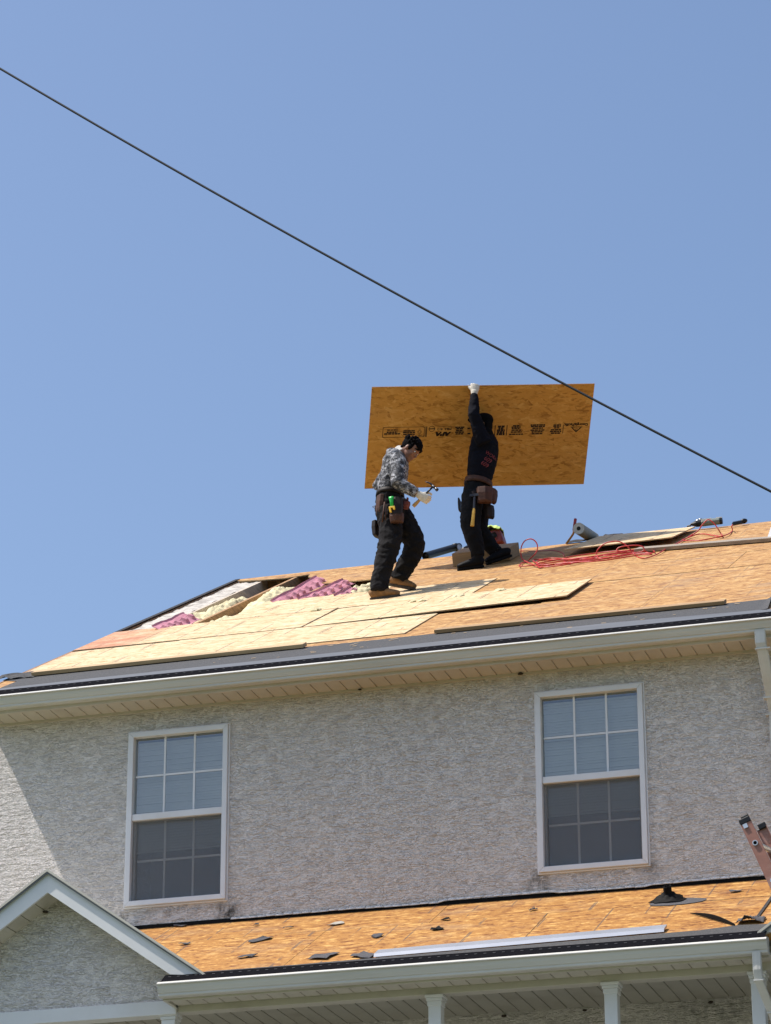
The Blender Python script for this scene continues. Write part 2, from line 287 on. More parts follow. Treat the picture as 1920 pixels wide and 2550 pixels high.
# ------------------------------------------------------------------ object helpers
ORG = {}
def link(name, data, parent=None, org=(0, 0, 0)):
    o = bpy.data.objects.new(name, data); COL.objects.link(o)
    org = V(org); ORG[o.name] = org
    if parent is not None:
        o.parent = parent; o.location = org - ORG[parent.name]
    else: o.location = org
    return o
def thing(name, label, cat, org=(0, 0, 0), group=None, obj=None):
    o = obj if obj is not None else link(name, None, None, org)
    o['label'] = label; o['category'] = cat
    if group: o['group'] = group
    return o
def setmat(me, mats):
    for m in (mats if isinstance(mats, (list, tuple)) else [mats]): me.materials.append(MATS[m])
class MB:
    def __init__(s): s.v = []; s.f = []; s.mi = []
    def add(s, vs, fs, mi=0):
        n = len(s.v); s.v += [V(p) for p in vs]; s.f += [tuple(i+n for i in f) for f in fs]; s.mi += [mi]*len(fs); return s
    def box(s, a, b, mi=0):
        x0, y0, z0 = a; x1, y1, z1 = b
        return s.add([(x0,y0,z0),(x1,y0,z0),(x1,y1,z0),(x0,y1,z0),(x0,y0,z1),(x1,y0,z1),(x1,y1,z1),(x0,y1,z1)],
                     [(3,2,1,0),(4,5,6,7),(0,1,5,4),(1,2,6,5),(2,3,7,6),(3,0,4,7)], mi)
    def obox(s, c, ax, ay, az, mi=0):            # centre and three half-axis vectors
        c, ax, ay, az = V(c), V(ax), V(ay), V(az)
        vs = [c+ax*i+ay*j+az*k for k in (-1, 1) for i, j in ((-1,-1),(1,-1),(1,1),(-1,1))]
        return s.add(vs, [(3,2,1,0),(4,5,6,7),(0,1,5,4),(1,2,6,5),(2,3,7,6),(3,0,4,7)], mi)
    def prism(s, pts, off, mi=0, mi_side=None):  # polygon (3D points) pushed by off
        n = len(pts); off = V(off)
        k = len(s.v); s.v += [V(p) for p in pts]+[V(p)+off for p in pts]
        s.f.append(tuple(k+i for i in range(n))); s.mi.append(mi)
        s.f.append(tuple(k+n+i for i in reversed(range(n)))); s.mi.append(mi)
        for i in range(n):
            j = (i+1) % n; s.f.append((k+i, k+n+i, k+n+j, k+j)); s.mi.append(mi if mi_side is None else mi_side)
        return s
    def tube(s, pts, r, n=8, cap=True, mi=0, closed=False):
        pts = [V(p) for p in pts]; m = len(pts)
        rs = r if isinstance(r, (list, tuple)) else [r]*m
        ref = V((0, 0, 1)); k = len(s.v); prev = None
        for i, p in enumerate(pts):
            t = (pts[min(i+1, m-1)]-pts[max(i-1, 0)]).normalized()
            if prev is None:
                a = t.cross(ref)
                if a.length < 0.05: a = t.cross(V((0, 1, 0)))
            else: a = prev - t*prev.dot(t)
            a.normalize(); prev = a; b = t.cross(a)
            for j in range(n):
                th = 2*math.pi*j/n; s.v.append(p+(a*math.cos(th)+b*math.sin(th))*rs[i])
        for i in range(m-1):
            for j in range(n):
                j2 = (j+1) % n; s.f.append((k+i*n+j, k+i*n+j2, k+(i+1)*n+j2, k+(i+1)*n+j)); s.mi.append(mi)
        if cap:
            s.f.append(tuple(k+j for j in reversed(range(n)))); s.f.append(tuple(k+(m-1)*n+j for j in range(n))); s.mi += [mi, mi]
        return s
    def loft(s, pts, ab, lat, n=16, cap=True, mi=0):   # elliptical sections: a along lat, b across
        pts = [V(p) for p in pts]; m = len(pts); lat = V(lat); k = len(s.v)
        for i, p in enumerate(pts):
            t = (pts[min(i+1, m-1)]-pts[max(i-1, 0)]).normalized()
            l = (lat - t*lat.dot(t)).normalized(); b = t.cross(l); a_, b_ = ab[i][:2]
            for j in range(n):
                th = 2*math.pi*j/n; s.v.append(p+l*math.cos(th)*a_+b*math.sin(th)*b_)
        for i in range(m-1):
            for j in range(n):
                j2 = (j+1) % n; s.f.append((k+i*n+j, k+i*n+j2, k+(i+1)*n+j2, k+(i+1)*n+j)); s.mi.append(mi)
        if cap:
            s.f.append(tuple(k+j for j in reversed(range(n)))); s.f.append(tuple(k+(m-1)*n+j for j in range(n))); s.mi += [mi, mi]
        return s
    def ball(s, c, ax, ay, az, n=12, mi=0):
        c, ax, ay, az = V(c), V(ax), V(ay), V(az); k = len(s.v); m = n//2
        for i in range(1, m):
            ph = math.pi*i/m
            for j in range(n):
                th = 2*math.pi*j/n; s.v.append(c+ax*(math.sin(ph)*math.cos(th))+ay*(math.sin(ph)*math.sin(th))+az*math.cos(ph))
        s.v += [c+az, c-az]; T = k+(m-1)*n
        for i in range(m-2):
            for j in range(n):
                j2 = (j+1) % n; s.f.append((k+i*n+j, k+(i+1)*n+j, k+(i+1)*n+j2, k+i*n+j2)); s.mi.append(mi)
        for j in range(n):
            j2 = (j+1) % n; s.f.append((T, k+j, k+j2)); s.f.append((T+1, k+(m-2)*n+j2, k+(m-2)*n+j)); s.mi += [mi, mi]
        return s
    def grid(s, fn, nu, nv, mi=0):
        k = len(s.v)
        for i in range(nu+1):
            for j in range(nv+1): s.v.append(V(fn(i/nu, j/nv)))
        for i in range(nu):
            for j in range(nv):
                a = k+i*(nv+1)+j; s.f.append((a, a+nv+1, a+nv+2, a+1)); s.mi.append(mi)
        return s
    def build(s, name, mats, parent=None, smooth=False, org=None, fix=True):
        if org is None:
            lo = V((min(p[i] for p in s.v) for i in range(3))); hi = V((max(p[i] for p in s.v) for i in range(3)))
            org = V(((lo.x+hi.x)/2, (lo.y+hi.y)/2, lo.z))
        org = V(org); me = bpy.data.meshes.new(name); me.from_pydata([p-org for p in s.v], [], s.f); setmat(me, mats)
        for p, i in zip(me.polygons, s.mi): p.material_index = i; p.use_smooth = smooth
        if fix:
            bm = bmesh.new(); bm.from_mesh(me); bmesh.ops.recalc_face_normals(bm, faces=bm.faces); bm.to_mesh(me); bm.free()
        me.update(); return link(name, me, parent, org)
def bevel(o, w=0.004, seg=2):
    b = o.modifiers.new('bevel', 'BEVEL'); b.width = w; b.segments = seg; b.limit_method = 'ANGLE'; b.angle_limit = rad(40); return o
def catmull(pts, k=6):
    pts = [V(p) for p in pts]; out = []
    for i in range(len(pts)-1):
        p0, p1, p2, p3 = pts[max(i-1, 0)], pts[i], pts[i+1], pts[min(i+2, len(pts)-1)]
        for j in range(k):
            t = j/k; out.append(0.5*((2*p1)+(p2-p0)*t+(2*p0-5*p1+4*p2-p3)*t*t+(3*p1-p0-3*p2+p3)*t**3))
    out.append(pts[-1]); return out
def remesh(mb, name, mats, parent, voxel=0.01, smooth_it=4, wrinkle=None, org=None):
    me = bpy.data.meshes.new('tmp'); me.from_pydata(mb.v, [], mb.f); me.update()
    bm = bmesh.new(); bm.from_mesh(me); bmesh.ops.recalc_face_normals(bm, faces=bm.faces); bm.to_mesh(me); bm.free()
    o = bpy.data.objects.new('tmp', me); COL.objects.link(o)
    r = o.modifiers.new('r', 'REMESH'); r.mode = 'VOXEL'; r.voxel_size = voxel
    if smooth_it:
        sm = o.modifiers.new('s', 'SMOOTH'); sm.iterations = smooth_it; sm.factor = 0.5
    dg = bpy.context.evaluated_depsgraph_get(); dg.update()
    m2 = bpy.data.meshes.new_from_object(o.evaluated_get(dg)); bpy.data.objects.remove(o)
    m2.name = name; m2.materials.clear(); setmat(m2, mats)
    if wrinkle:
        amp, sc, st = wrinkle; nn = [v.normal.copy() for v in m2.vertices]
        for v, n_ in zip(m2.vertices, nn):
            q = V((v.co.x*st[0], v.co.y*st[1], v.co.z*st[2]))*sc
            q = q + noise.noise_vector(q*0.6)*0.6
            k = 1-2*abs(noise.noise(q)); k2 = noise.noise(q*2.3)
            v.co += n_*amp*(k*0.8+k2*0.35)
    if org is None:
        org = V((sum(v.co.x for v in m2.vertices)/len(m2.vertices), sum(v.co.y for v in m2.vertices)/len(m2.vertices), min(v.co.z for v in m2.vertices)))
    for v in m2.vertices: v.co -= org
    for p in m2.polygons: p.use_smooth = True
    m2.update(); return link(name, m2, parent, org)
def textmesh(body, size):
    c = bpy.data.curves.new('t', 'FONT'); c.body = body; c.size = size; c.align_x = 'CENTER'; c.align_y = 'CENTER'; c.resolution_u = 3
    o = bpy.data.objects.new('t', c); COL.objects.link(o); dg = bpy.context.evaluated_depsgraph_get(); dg.update()
    me = bpy.data.meshes.new_from_object(o.evaluated_get(dg)); vs = [v.co.copy() for v in me.vertices]; fs = [tuple(p.vertices) for p in me.polygons]
    bpy.data.objects.remove(o); bpy.data.meshes.remove(me); bpy.data.curves.remove(c); return vs, fs

# ================================================================== GROUND
def gz(x, y):
    if y > -4: return 0.0
    if y < -19: return -4.0
    t = (y+4)/-15; return -4.0*(t*t*(3-2*t))
mb = MB()
ys = [-600, -200, -80, -40, -25, -19, -16, -13, -10, -7, -4, 0, 20, 60, 200, 600]; xs = [-600, -150, -40, -15, -5, 0, 5, 10, 20, 60, 200, 600]
for i in range(len(xs)-1):
    for j in range(len(ys)-1):
        q = [(xs[i], ys[j]), (xs[i+1], ys[j]), (xs[i+1], ys[j+1]), (xs[i], ys[j+1])]
        mb.add([(x, y, gz(x, y)) for x, y in q], [(0, 1, 2, 3)])
g = mb.build('ground', 'lawn', org=(0, 0, 0)); g['kind'] = 'structure'
mb = MB(); mb.box((-4, -3.6, -0.05), (6.5, -0.25, 0.30)); pf = mb.build('porch_floor', 'concrete'); pf['kind'] = 'structure'

# ================================================================== HOUSE
house = thing('house', 'two-storey stucco house with roof stripped to bare sheathing and porch below', 'house', (0, 0, 0))
UL, UR = -3.50, 8.2                     # wall ends
WINS = [(-2.244, -1.335, 4.266, 5.794), (1.273, 2.188, 4.270, 5.802)]
SOF = 5.98
# ---- front wall with window openings
mb = MB()
ox = sorted({UL, UR, *[a+0.015 for a, b, c, d in WINS], *[b-0.015 for a, b, c, d in WINS]}); oz = sorted({0.0, 4.281, 5.782, SOF})
for i in range(len(ox)-1):
    for j in range(len(oz)-1):
        xm, zm = (ox[i]+ox[i+1])/2, (oz[j]+oz[j+1])/2
        hole = any(a < xm < b and c < zm < d for a, b, c, d in WINS)
        x0, x1, z0, z1 = ox[i], ox[i+1], oz[j], oz[j+1]
        if not hole:
            mb.add([(x0, 0, z0), (x1, 0, z0), (x1, 0, z1), (x0, 0, z1)], [(0, 1, 2, 3)])
            mb.add([(x0, 0.18, z0), (x1, 0.18, z0), (x1, 0.18, z1), (x0, 0.18, z1)], [(3, 2, 1, 0)])
        else:
            for a, b in (((x0, z0), (x1, z0)), ((x1, z0), (x1, z1)), ((x1, z1), (x0, z1)), ((x0, z1), (x0, z0))):
                mb.add([(a[0], 0, a[1]), (b[0], 0, b[1]), (b[0], 0.18, b[1]), (a[0], 0.18, a[1])], [(0, 1, 2, 3)])
wall = mb.build('wall', 'stucco', house, org=(0, 0, 0), fix=False)
# ---- end walls, back wall, floors
RY, RZ = -0.41+7.72*C1, 6.10+7.72*S1
for nm, x0, x1 in (('end_wall', UL, UL+0.18), ('end_wall', UR-0.18, UR)):
    mb = MB(); yb = 2*RY
    mb.prism([(x0, 0.181, 0), (x0, yb, 0), (x0, yb, 6.05), (x0, RY, RZ-0.12), (x0, 0.181, 6.10)], (x1-x0, 0, 0)); mb.build(nm, 'stucco', house, org=(0, 0, 0))
mb = MB(); mb.box((UL+0.181, 2*RY-0.18, 0), (UR-0.181, 2*RY, 6.0)); mb.build('back_wall', 'stucco', house, org=(0, 0, 0))
mb = MB(); mb.box((UL+0.181, 0.182, 5.88), (UR-0.181, 2*RY-0.181, 5.97)); mb.build('attic_floor', 'interior', house)
mb = MB(); mb.box((UL+0.182, 3.4, 3.2), (UR-0.182, 3.5, 5.87)); mb.box((UL+0.182, 0.183, 3.2), (UR-0.182, 3.39, 3.28)); mb.build('room_partition', 'interior', house)

# ---- windows
def window(u0, u1, z0, z1):
    mb = MB()
    def ring(a, b, wd, y0, y1, zz0, zz1):
        # mitred ring of four prisms
        o = [(a, zz0), (b, zz0), (b, zz1), (a, zz1)]; i_ = [(a+wd, zz0+wd), (b-wd, zz0+wd), (b-wd, zz1-wd), (a+wd, zz1-wd)]
        for k in range(4):
            l = (k+1) % 4
            mb.prism([(o[k][0], y0, o[k][1]), (o[l][0], y0, o[l][1]), (i_[l][0], y0, i_[l][1]), (i_[k][0], y0, i_[k][1])], (0, y1-y0, 0))
    ring(u0, u1, 0.014, -0.012, 0.012, z0, z1)
    ring(u0+0.0145, u1-0.0145, 0.043, -0.034, 0.10, z0+0.0145, z1-0.0145)
    wn = mb.build('window', 'vinyl_frame', house); bevel(wn, 0.004, 2)
    a, b, c, d = u0+0.058, u1-0.058, z0+0.058, z1-0.058; mid = c+(d-c)*0.507
    m = MB(); m.box((a+0.0005, -0.022, mid-0.028), (b-0.0005, 0.05, mid+0.028)); bevel(m.build('meeting_rail', 'vinyl_frame', wn), 0.004)
    m = MB()
    for (x0, x1, q0, q1) in ((a, a+0.018, c, mid-0.029), (b-0.018, b, c, mid-0.029), (a+0.0185, b-0.0185, c, c+0.02)):
        m.box((x0+0.0005, 0.03, q0+0.0005), (x1-0.0005, 0.07, q1))
    m.build('sash', 'vinyl_frame', wn)
    for lo, hi, yg in ((mid+0.029, d, 0.022), (c+0.021, mid-0.029, 0.054)):
        aa, bb = (a+0.001, b-0.001) if yg < 0.03 else (a+0.019, b-0.019)
        w3 = (bb-aa)/3; zc = (lo+hi)/2
        for k in range(3):
            for z_0, z_1 in ((lo, zc), (zc, hi)):
                m = MB(); m.box((aa+k*w3+0.009, yg, z_0+0.001), (aa+(k+1)*w3-0.009, yg+0.004, z_1-0.001)); m.build('pane', 'glass', wn)
        for k in (1, 2):
            m = MB(); m.box((aa+k*w3-0.0085, yg-0.004, lo), (aa+k*w3+0.0085, yg+0.008, hi)); m.build('muntin', 'vinyl_frame', wn)
        for k in range(3):
            m = MB(); m.box((aa+k*w3+0.0092, yg-0.0035, zc-0.0085), (aa+(k+1)*w3-0.0092, yg+0.0085, zc+0.0085)); m.build('muntin', 'vinyl_frame', wn)
    m = MB(); m.box((a+0.002, 0.006, c+0.002), (b-0.002, 0.0075, mid-0.03)); m.build('insect_screen', 'insect_screen', wn)
    m = MB(); n = int((d-(c+0.46))/0.0235)
    for k in range(n):
        zz = d-0.03-k*0.0235; m.obox((0.5*(a+b), 0.085+0.003*noise.noise(V((k*0.9, u0, 1))), zz), ((b-a)/2+0.02, 0, 0.0012*noise.noise(V((k*1.7, 3, u0)))), (0, 0.0035, 0.0121), (0, -0.0006, 0.0003))
    m.box((a-0.02, 0.075, d-0.03-n*0.0235-0.012), (b+0.02, 0.10, d-0.03-n*0.0235+0.006))
    bl = m.build('blind', 'blind', wn, fix=False); bl['kind'] = 'stuff'
    return wn
for q in WINS: window(*q)

# ---- soffit, fascia, gutter, guard
RU0, RU1 = -3.56, 8.45                  # roof ends along the eave
mb = MB(); mb.box((RU0+0.03, -0.268, SOF+0.012), (RU1, -0.001, SOF+0.03)); sof = mb.build('soffit', 'soffit_beige', house)
def strips(n, x0, y0, y1, z, parent, mat, name='soffit_panel', pitch=0.128):
    m = MB(); hw = pitch/2-0.004; t = 0.010
    m.prism([(-hw, y0, z+t), (-hw, y0, z+0.003), (-hw+0.006, y0, z), (hw-0.006, y0, z), (hw, y0, z+0.003), (hw, y0, z+t)], (0, y1-y0, 0))
    first = None
    for k in range(n):
        c = V((x0+(k+0.5)*pitch, 0, 0))
        if first is None:
            vs = [p+c for p in m.v]; mm = MB(); mm.v = vs; mm.f = m.f; mm.mi = m.mi
            first = mm.build(name, mat, parent); o1 = ORG[first.name]
        else:
            o = link(name, first.data, parent, o1+V((k*pitch, 0, 0)))
strips(int((4.6-RU0)/0.128), -3.513, -0.262, -0.016, SOF, sof, 'soffit_beige')
mb = MB(); mb.box((RU0+0.03, -0.015, SOF-0.022), (RU1, -0.0005, SOF+0.002)); mb.box((4.61, -0.262, SOF), (RU1, -0.016, SOF+0.011)); mb.build('soffit_channel', 'soffit_beige', house)
mb = MB(); mb.box((RU0, -0.30, SOF-0.012), (RU1, -0.27, 6.135)); mb.build('fascia', 'soffit_beige', house)
def gutter(u0, u1, yb, zlip, parent_house, name='gutter'):
    # outer profile measured from the fascia face (yb) and the lip height
    P = [(0, 0.03), (0, -0.097), (-0.066, -0.097), (-0.072, -0.094), (-0.075, -0.088), (-0.075, -0.073), (-0.084, -0.070), (-0.086, -0.064), (-0.098, -0.042), (-0.105, -0.020), (-0.106, -0.014), (-0.118, -0.014), (-0.121, -0.010), (-0.121, -0.006), (-0.100, 0.010), (-0.096, 0.010)]
    I = [(-0.097, 0.006), (-0.112, -0.005), (-0.112, -0.010), (-0.103, -0.012), (-0.094, -0.044), (-0.079, -0.063), (-0.071, -0.086), (-0.064, -0.093), (-0.003, -0.093), (-0.003, 0.03)]
    prof = [(y+yb, z+zlip) for y, z in P+I]; n = len(prof); m = MB()
    k = 0; m.v = [V((u0, y, z)) for y, z in prof]+[V((u1, y, z)) for y, z in prof]
    m.f = [(i, (i+1) % n, n+(i+1) % n, n+i) for i in range(n)]; m.mi = [0]*n
    capl = [(y+yb, z+zlip) for y, z in P]
    for x, off in ((u0, -0.002), (u1, 0.002)): m.prism([(x, y, z) for y, z in capl], (off, 0, 0))
    return m.build(name, 'gutter_paint', parent_house)
gut = gutter(RU0-0.02, RU1, -0.301, 6.093, house)
def guard(u0, u1, ylip, zlip, yb, zb, parent):
    m = MB(); n = 40
    m.prism([(u0, ylip, zlip), (u0, yb, zb), (u0, yb, zb+0.005), (u0, ylip, zlip+0.005)], (u1-u0, 0, 0))
    # raised ribs / slots
    d = V((0, yb-ylip, zb-zlip)); nn = V((0, -d.z, d.y)).normalized()
    o = m.build('gutter_guard', 'guard_black', parent)
    m = MB(); x = u0+0.03
    while x < min(u1, 4.7)-0.05:
        for fy in (0.62,):
            c = V((x+(0.02 if fy > 0.5 else 0), ylip, zlip))+d*fy+nn*0.0065; m.obox(c, (0.011, 0, 0), d*0.035, nn*0.0012)
        x += 0.07
    s = m.build('guard_slots', 'guard_rib', parent); s['kind'] = 'stuff'
for u_ in (-2.55, 0.87, 3.62):
    m = MB(); m.box((u_-0.012, -0.4245, 6.078), (u_+0.012, -0.4225, 6.090)); m.box((u_-0.004, -0.40, 6.052), (u_+0.004, -0.398, 6.062)); m.build('hanger_clip', 'gutter_paint', gut)
guard(RU0-0.015, RU1, -0.3975, 6.103, -0.296, 6.178, gut)

# ---- upper roof : back slope, then sheathing panels one by one
mb = MB(); T = 0.012
mb.prism([(RU0, RY+0.02, RZ-0.012), (RU0, 2*RY+0.4, 6.09), (RU0, 2*RY+0.4, 6.075), (RU0, RY+0.02, RZ-0.03)], (RU1-RU0, 0, 0))
roof = mb.build('roof', 'osb_old', house)
def panel(poly, mat, P=roofP, ang=A1, lift=0.0, parent=None, name='osb_panel', thick=0.0115, edge='osb_raw_edge', tilt=(0, 0), sgn=1):
    cu = sum(p[0] for p in poly)/len(poly); cv = sum(p[1] for p in poly)/len(poly)
    m = MB(); loc = [V((u-cu, (v-cv)*sgn, tilt[0]*(u-cu)+tilt[1]*(v-cv))) for u, v in poly]
    if sgn < 0: loc = loc[::-1]
    m.prism(loc, (0, 0, -thick), 0, 1)
    me = bpy.data.meshes.new(name); me.from_pydata(m.v, [], m.f); setmat(me, [mat, edge])
    for p, i in zip(me.polygons, m.mi): p.material_index = i
    bm = bmesh.new(); bm.from_mesh(me); bmesh.ops.recalc_face_normals(bm, faces=bm.faces); bm.to_mesh(me); bm.free()
    o = link(name, me, parent, P(cu, cv, lift)); o.rotation_euler = (ang, 0, 0); return o
def rect(u0, u1, v0, v1): return [(u0, v0), (u1, v0), (u1, v1), (u0, v1)]
G = 0.003
def deck(u0, u1, v0, v1, mat, lift=0.0, tilt=(0, 0), poly=None):
    return panel(poly or rect(u0+G, u1-G, v0+G, v1-G), mat, lift=lift, parent=roof, tilt=tilt)
L = lambda: random.uniform(-0.002, 0.003)
for a, b in ((RU0, -2.6), (-2.6, -0.16), (-0.16, 2.28), (2.28, 4.72), (4.72, 7.2), (7.2, RU1)): deck(a, b, 0.10, 1.30, 'osb_old', L())
deck(RU0, -2.49, 1.31, 2.53, 'osb_new_rake', 0.004); deck(-2.49, -0.04, 1.31, 2.53, 'osb_new', 0.008)
for a, b in ((-0.035, 1.98), (1.98, 4.42), (4.42, 6.9), (6.9, RU1)): deck(a, b, 1.30, 2.53, 'osb_old', L())
deck(0, 0, 0, 0, 'osb_new_rake', 0.012, poly=[(RU0, 2.575), (-2.45, 2.542), (-1.33, 2.54), (-1.33, 3.745), (RU0, 3.73)])
for a, b in ((0.9, 3.3), (3.3, 5.7), (5.7, RU1)): deck(a, b, 2.53, 3.764, 'osb_old', L())
deck(0, 0, 0, 0, 'osb_new', 0.010, poly=[(-2.48, 3.775), (-0.04, 3.80), (-0.04, 4.93), (-1.2, 4.965), (-2.40, 5.02)])
for a, b in ((-0.035, 2.4), (2.4, 4.84), (4.84, 7.3), (7.3, RU1)): deck(a, b, 3.765, 4.975, 'osb_old', L())
deck(0, 0, 0, 0, 'osb_old', 0, poly=[(-1.20, 4.98), (1.2, 4.98), (1.2, 6.195), (-1.20, 6.195)])
for a, b in ((1.2, 3.64), (3.64, 6.1), (6.1, RU1)): deck(a, b, 4.98, 6.195, 'osb_old', L())
deck(0, 0, 0, 0, 'osb_old', 0, poly=[(-2.08, 6.26), (-1.6, 6.22), (0.38, 6.205), (0.38, 7.42), (-2.66, 7.42), (-2.62, 7.22), (-2.42, 6.9), (-2.38, 6.5)])
for a, b in ((0.38, 2.8), (2.8, 5.24), (5.24, RU1)): deck(a, b, 6.205, 7.42, 'osb_old', L())
deck(0, 0, 0, 0, 'osb_old', 0.001, poly=[(RU0, 7.715), (RU0, 7.60), (-3.21, 7.40), (-2.9, 7.31), (-2.67, 7.425), (-1.1, 7.425), (-1.1, 7.715)])
for a, b in ((-1.1, 1.34), (1.34, 3.78), (3.78, 6.2), (6.2, RU1)): deck(a, b, 7.425, 7.715, 'osb_old', L())
# rafters and the opened-up bay
def slopebox(u0, u1, v0, v1, h0, h1, name, mat, parent):
    m = MB(); m.v = [roofP(u, v, h) for h in (h0, h1) for u, v in ((u0, v0), (u1, v0), (u1, v1), (u0, v1))]
    m.f = [(3,2,1,0),(4,5,6,7),(0,1,5,4),(1,2,6,5),(2,3,7,6),(3,0,4,7)]; m.mi = [0]*6; return m.build(name, mat, parent)
for k, u in enumerate([-2.80, -2.19, -1.58, -0.97, -0.36, 0.25, 0.86, 1.47, 2.08, 2.69, 3.3, 3.91, 4.52]):
    slopebox(u-0.019, u+0.019, 0.15, 7.68, -0.15 if k == 0 else -0.16, -0.022 if k else -0.006, 'rafter', 'rafter_wood', roof)
slopebox(-3.235, -3.20, 0.15, 7.60, -0.14, -0.020, 'rafter', 'rafter_pale', roof)
slopebox(RU0-0.022, RU0-0.001, 0.0, 7.72, -0.14, 0.004, 'rake_board', 'lumber_dark', roof)
slopebox(RU0-0.026, RU0+0.028, 3.74, 7.70, 0.0045, 0.0075, 'drip_edge', 'tar_paper', roof)
slopebox(RU0+0.002, -3.525, 3.74, 7.58, -0.045, -0.010, 'rake_nailer', 'lumber_dark', roof)
mb = MB()
def ledge(a, b):
    u = -3.522+a*0.285; v = 3.70+b*3.9; return roofP(u, v, -0.022+0.012*noise.noise(V((u*9, v*3, 0)))+0.008*noise.noise(V((u*30, v*14, 3))))
mb.grid(ledge, 8, 110); mb.build('sheathing_ledge', 'gypsum', roof, smooth=True)
slopebox(RU0+0.004, -3.27, 0.15, 7.60, -0.2, -0.09, 'rake_blocking', 'lumber_dark', roof)
mb = MB()
def bedA(a, b):
    u = -3.20+a*2.2; v = 3.5+b*3.15
    n1 = noise.fractal(V((u*5, v*3.3, 1.3)), 0.9, 2.1, 5); n2 = noise.noise(V((u*2.1, v*1.3, 7)))
    h = -0.085+0.075*n1+0.05*n2
    if v > 5.9: h -= (v-5.9)*0.28
    return roofP(u, v, min(h, -0.012))
mb.grid(bedA, 110, 150); o = mb.build('insulation', 'insulation', roof, smooth=True); o['kind'] = 'stuff'
for (u0, u1, v0, v1, h) in ((-2.74, -2.42, 5.15, 6.55, 0.03), (-3.14, -2.9, 4.9, 6.3, 0.0), (-1.72, -1.5, 5.05, 6.2, 0.01)):
    mb = MB()
    def tuft(a, b):
        u = u0+a*(u1-u0); v = v0+b*(v1-v0); e = math.sin(math.pi*min(1, max(0, a)))*math.sin(math.pi*b)
        n1 = noise.fractal(V((u*9, v*5, 4.3)), 0.9, 2.1, 5); return roofP(u+0.02*noise.noise(V((v*9, u, 3))), v, -0.11+h+0.10*e**0.5+0.05*n1*e**0.3)
    mb.grid(tuft, 28, 60); o = mb.build('insulation_batt', 'insulation', roof, smooth=True); o['kind'] = 'stuff'
# pink foam vent baffles: channel sections with truncated bumps
def baffle(uc, wid, v0, v1, h0, tilt=0.7, rise=0.0, bumps=6, skew=0.0):
    m = MB(); nu, nv = 24, 16*bumps; ct, st = math.cos(tilt), math.sin(tilt)
    def f(a, b):
        w_ = (a-0.5)*wid; ub = a-0.5; rb = (b*bumps) % 1.0-0.5
        d = max(abs(ub-0.05)/0.22, abs(rb)/0.22); bu = min(1, max(0, (1.0-d)*2.6))
        lip = 0.022*max(0, abs(ub)*2-0.84)/0.16
        n_ = bu*0.030+lip*0.6+0.006*math.sin(b*9)+0.006*noise.noise(V((a*4, b*9, uc*5)))
        u = uc+w_*ct+n_*st+skew*(b-0.5); h = h0-w_*st+n_*ct+rise*(b-0.5)
        return roofP(u, v0+(v1-v0)*b, h)
    m.grid(f, nu, nv); o = m.build('vent_baffle', 'foam_pink', roof)
    s = o.modifiers.new('s', 'SOLIDIFY'); s.thickness = 0.005; return o
baffle(-3.05, 0.20, 3.58, 4.62, -0.005, 0.45, -0.02, 5, -0.03)
baffle(-2.27, 0.17, 4.92, 6.58, 0.0, 0.48, 0.03, 7)
baffle(-1.94, 0.14, 4.92, 6.14, -0.005, 0.48, 0.02, 6, 0.13)
baffle(-1.62, 0.14, 4.88, 5.5, -0.015, 0.5, 0.0, 3)

# eave metal and membrane
mb = MB(); m_ = [(RU0+0.10, 0.13), (RU1, 0.13), (RU1, 0.47), (2.0, 0.50), (0, 0.47), (-2.6, 0.38), (RU0+0.16, 0.33)]
panel([(RU0+0.05, 0.125), (RU1, 0.125), (RU1, 0.36), (3.2, 0.40), (1.9, 0.56), (0, 0.47), (-2.6, 0.40), (RU0+0.12, 0.34)], 'drip_metal', lift=0.010, parent=house, name='drip_edge', thick=0.002, edge='drip_metal')
panel([(RU0+0.14, 0.30), (-2.6, 0.36), (0, 0.40), (1.9, 0.44), (3.19, 0.36), (3.17, 0.55), (3.19, 0.86), (3.17, 1.10), (2.6, 1.09), (1.0, 1.06), (0.2, 1.075), (-0.6, 1.068), (-1.6, 1.10), (-3.3, 1.13), (-3.46, 1.24), (RU0-0.03, 1.16), (RU0-0.04, 0.93), (-3.40, 0.76), (-3.42, 0.42)], 'membrane', lift=0.006, parent=house, name='roof_membrane', thick=0.003, edge='membrane')
mb = MB()
def curl(a, b):
    v = 0.38+b*0.74; u = 3.13+a*0.10-0.05*b*a; return roofP(u, v, 0.008+0.035*a*a*(0.3+b))
mb.grid(curl, 6, 10); o = mb.build('membrane_curl', 'membrane', house, smooth=True)
mb = MB()
def curl2(a, b):
    u = -3.66+a*0.36; v = 0.90+b*0.42*(0.4+0.6*a)+0.03*noise.noise(V((a*5, b*4, 2))); return roofP(u, v, 0.012+0.02*(1-a)+0.02*noise.noise(V((a*6, b*5, 9))))
mb.grid(curl2, 12, 10); mb.build('membrane_flap', 'membrane', house, smooth=True)

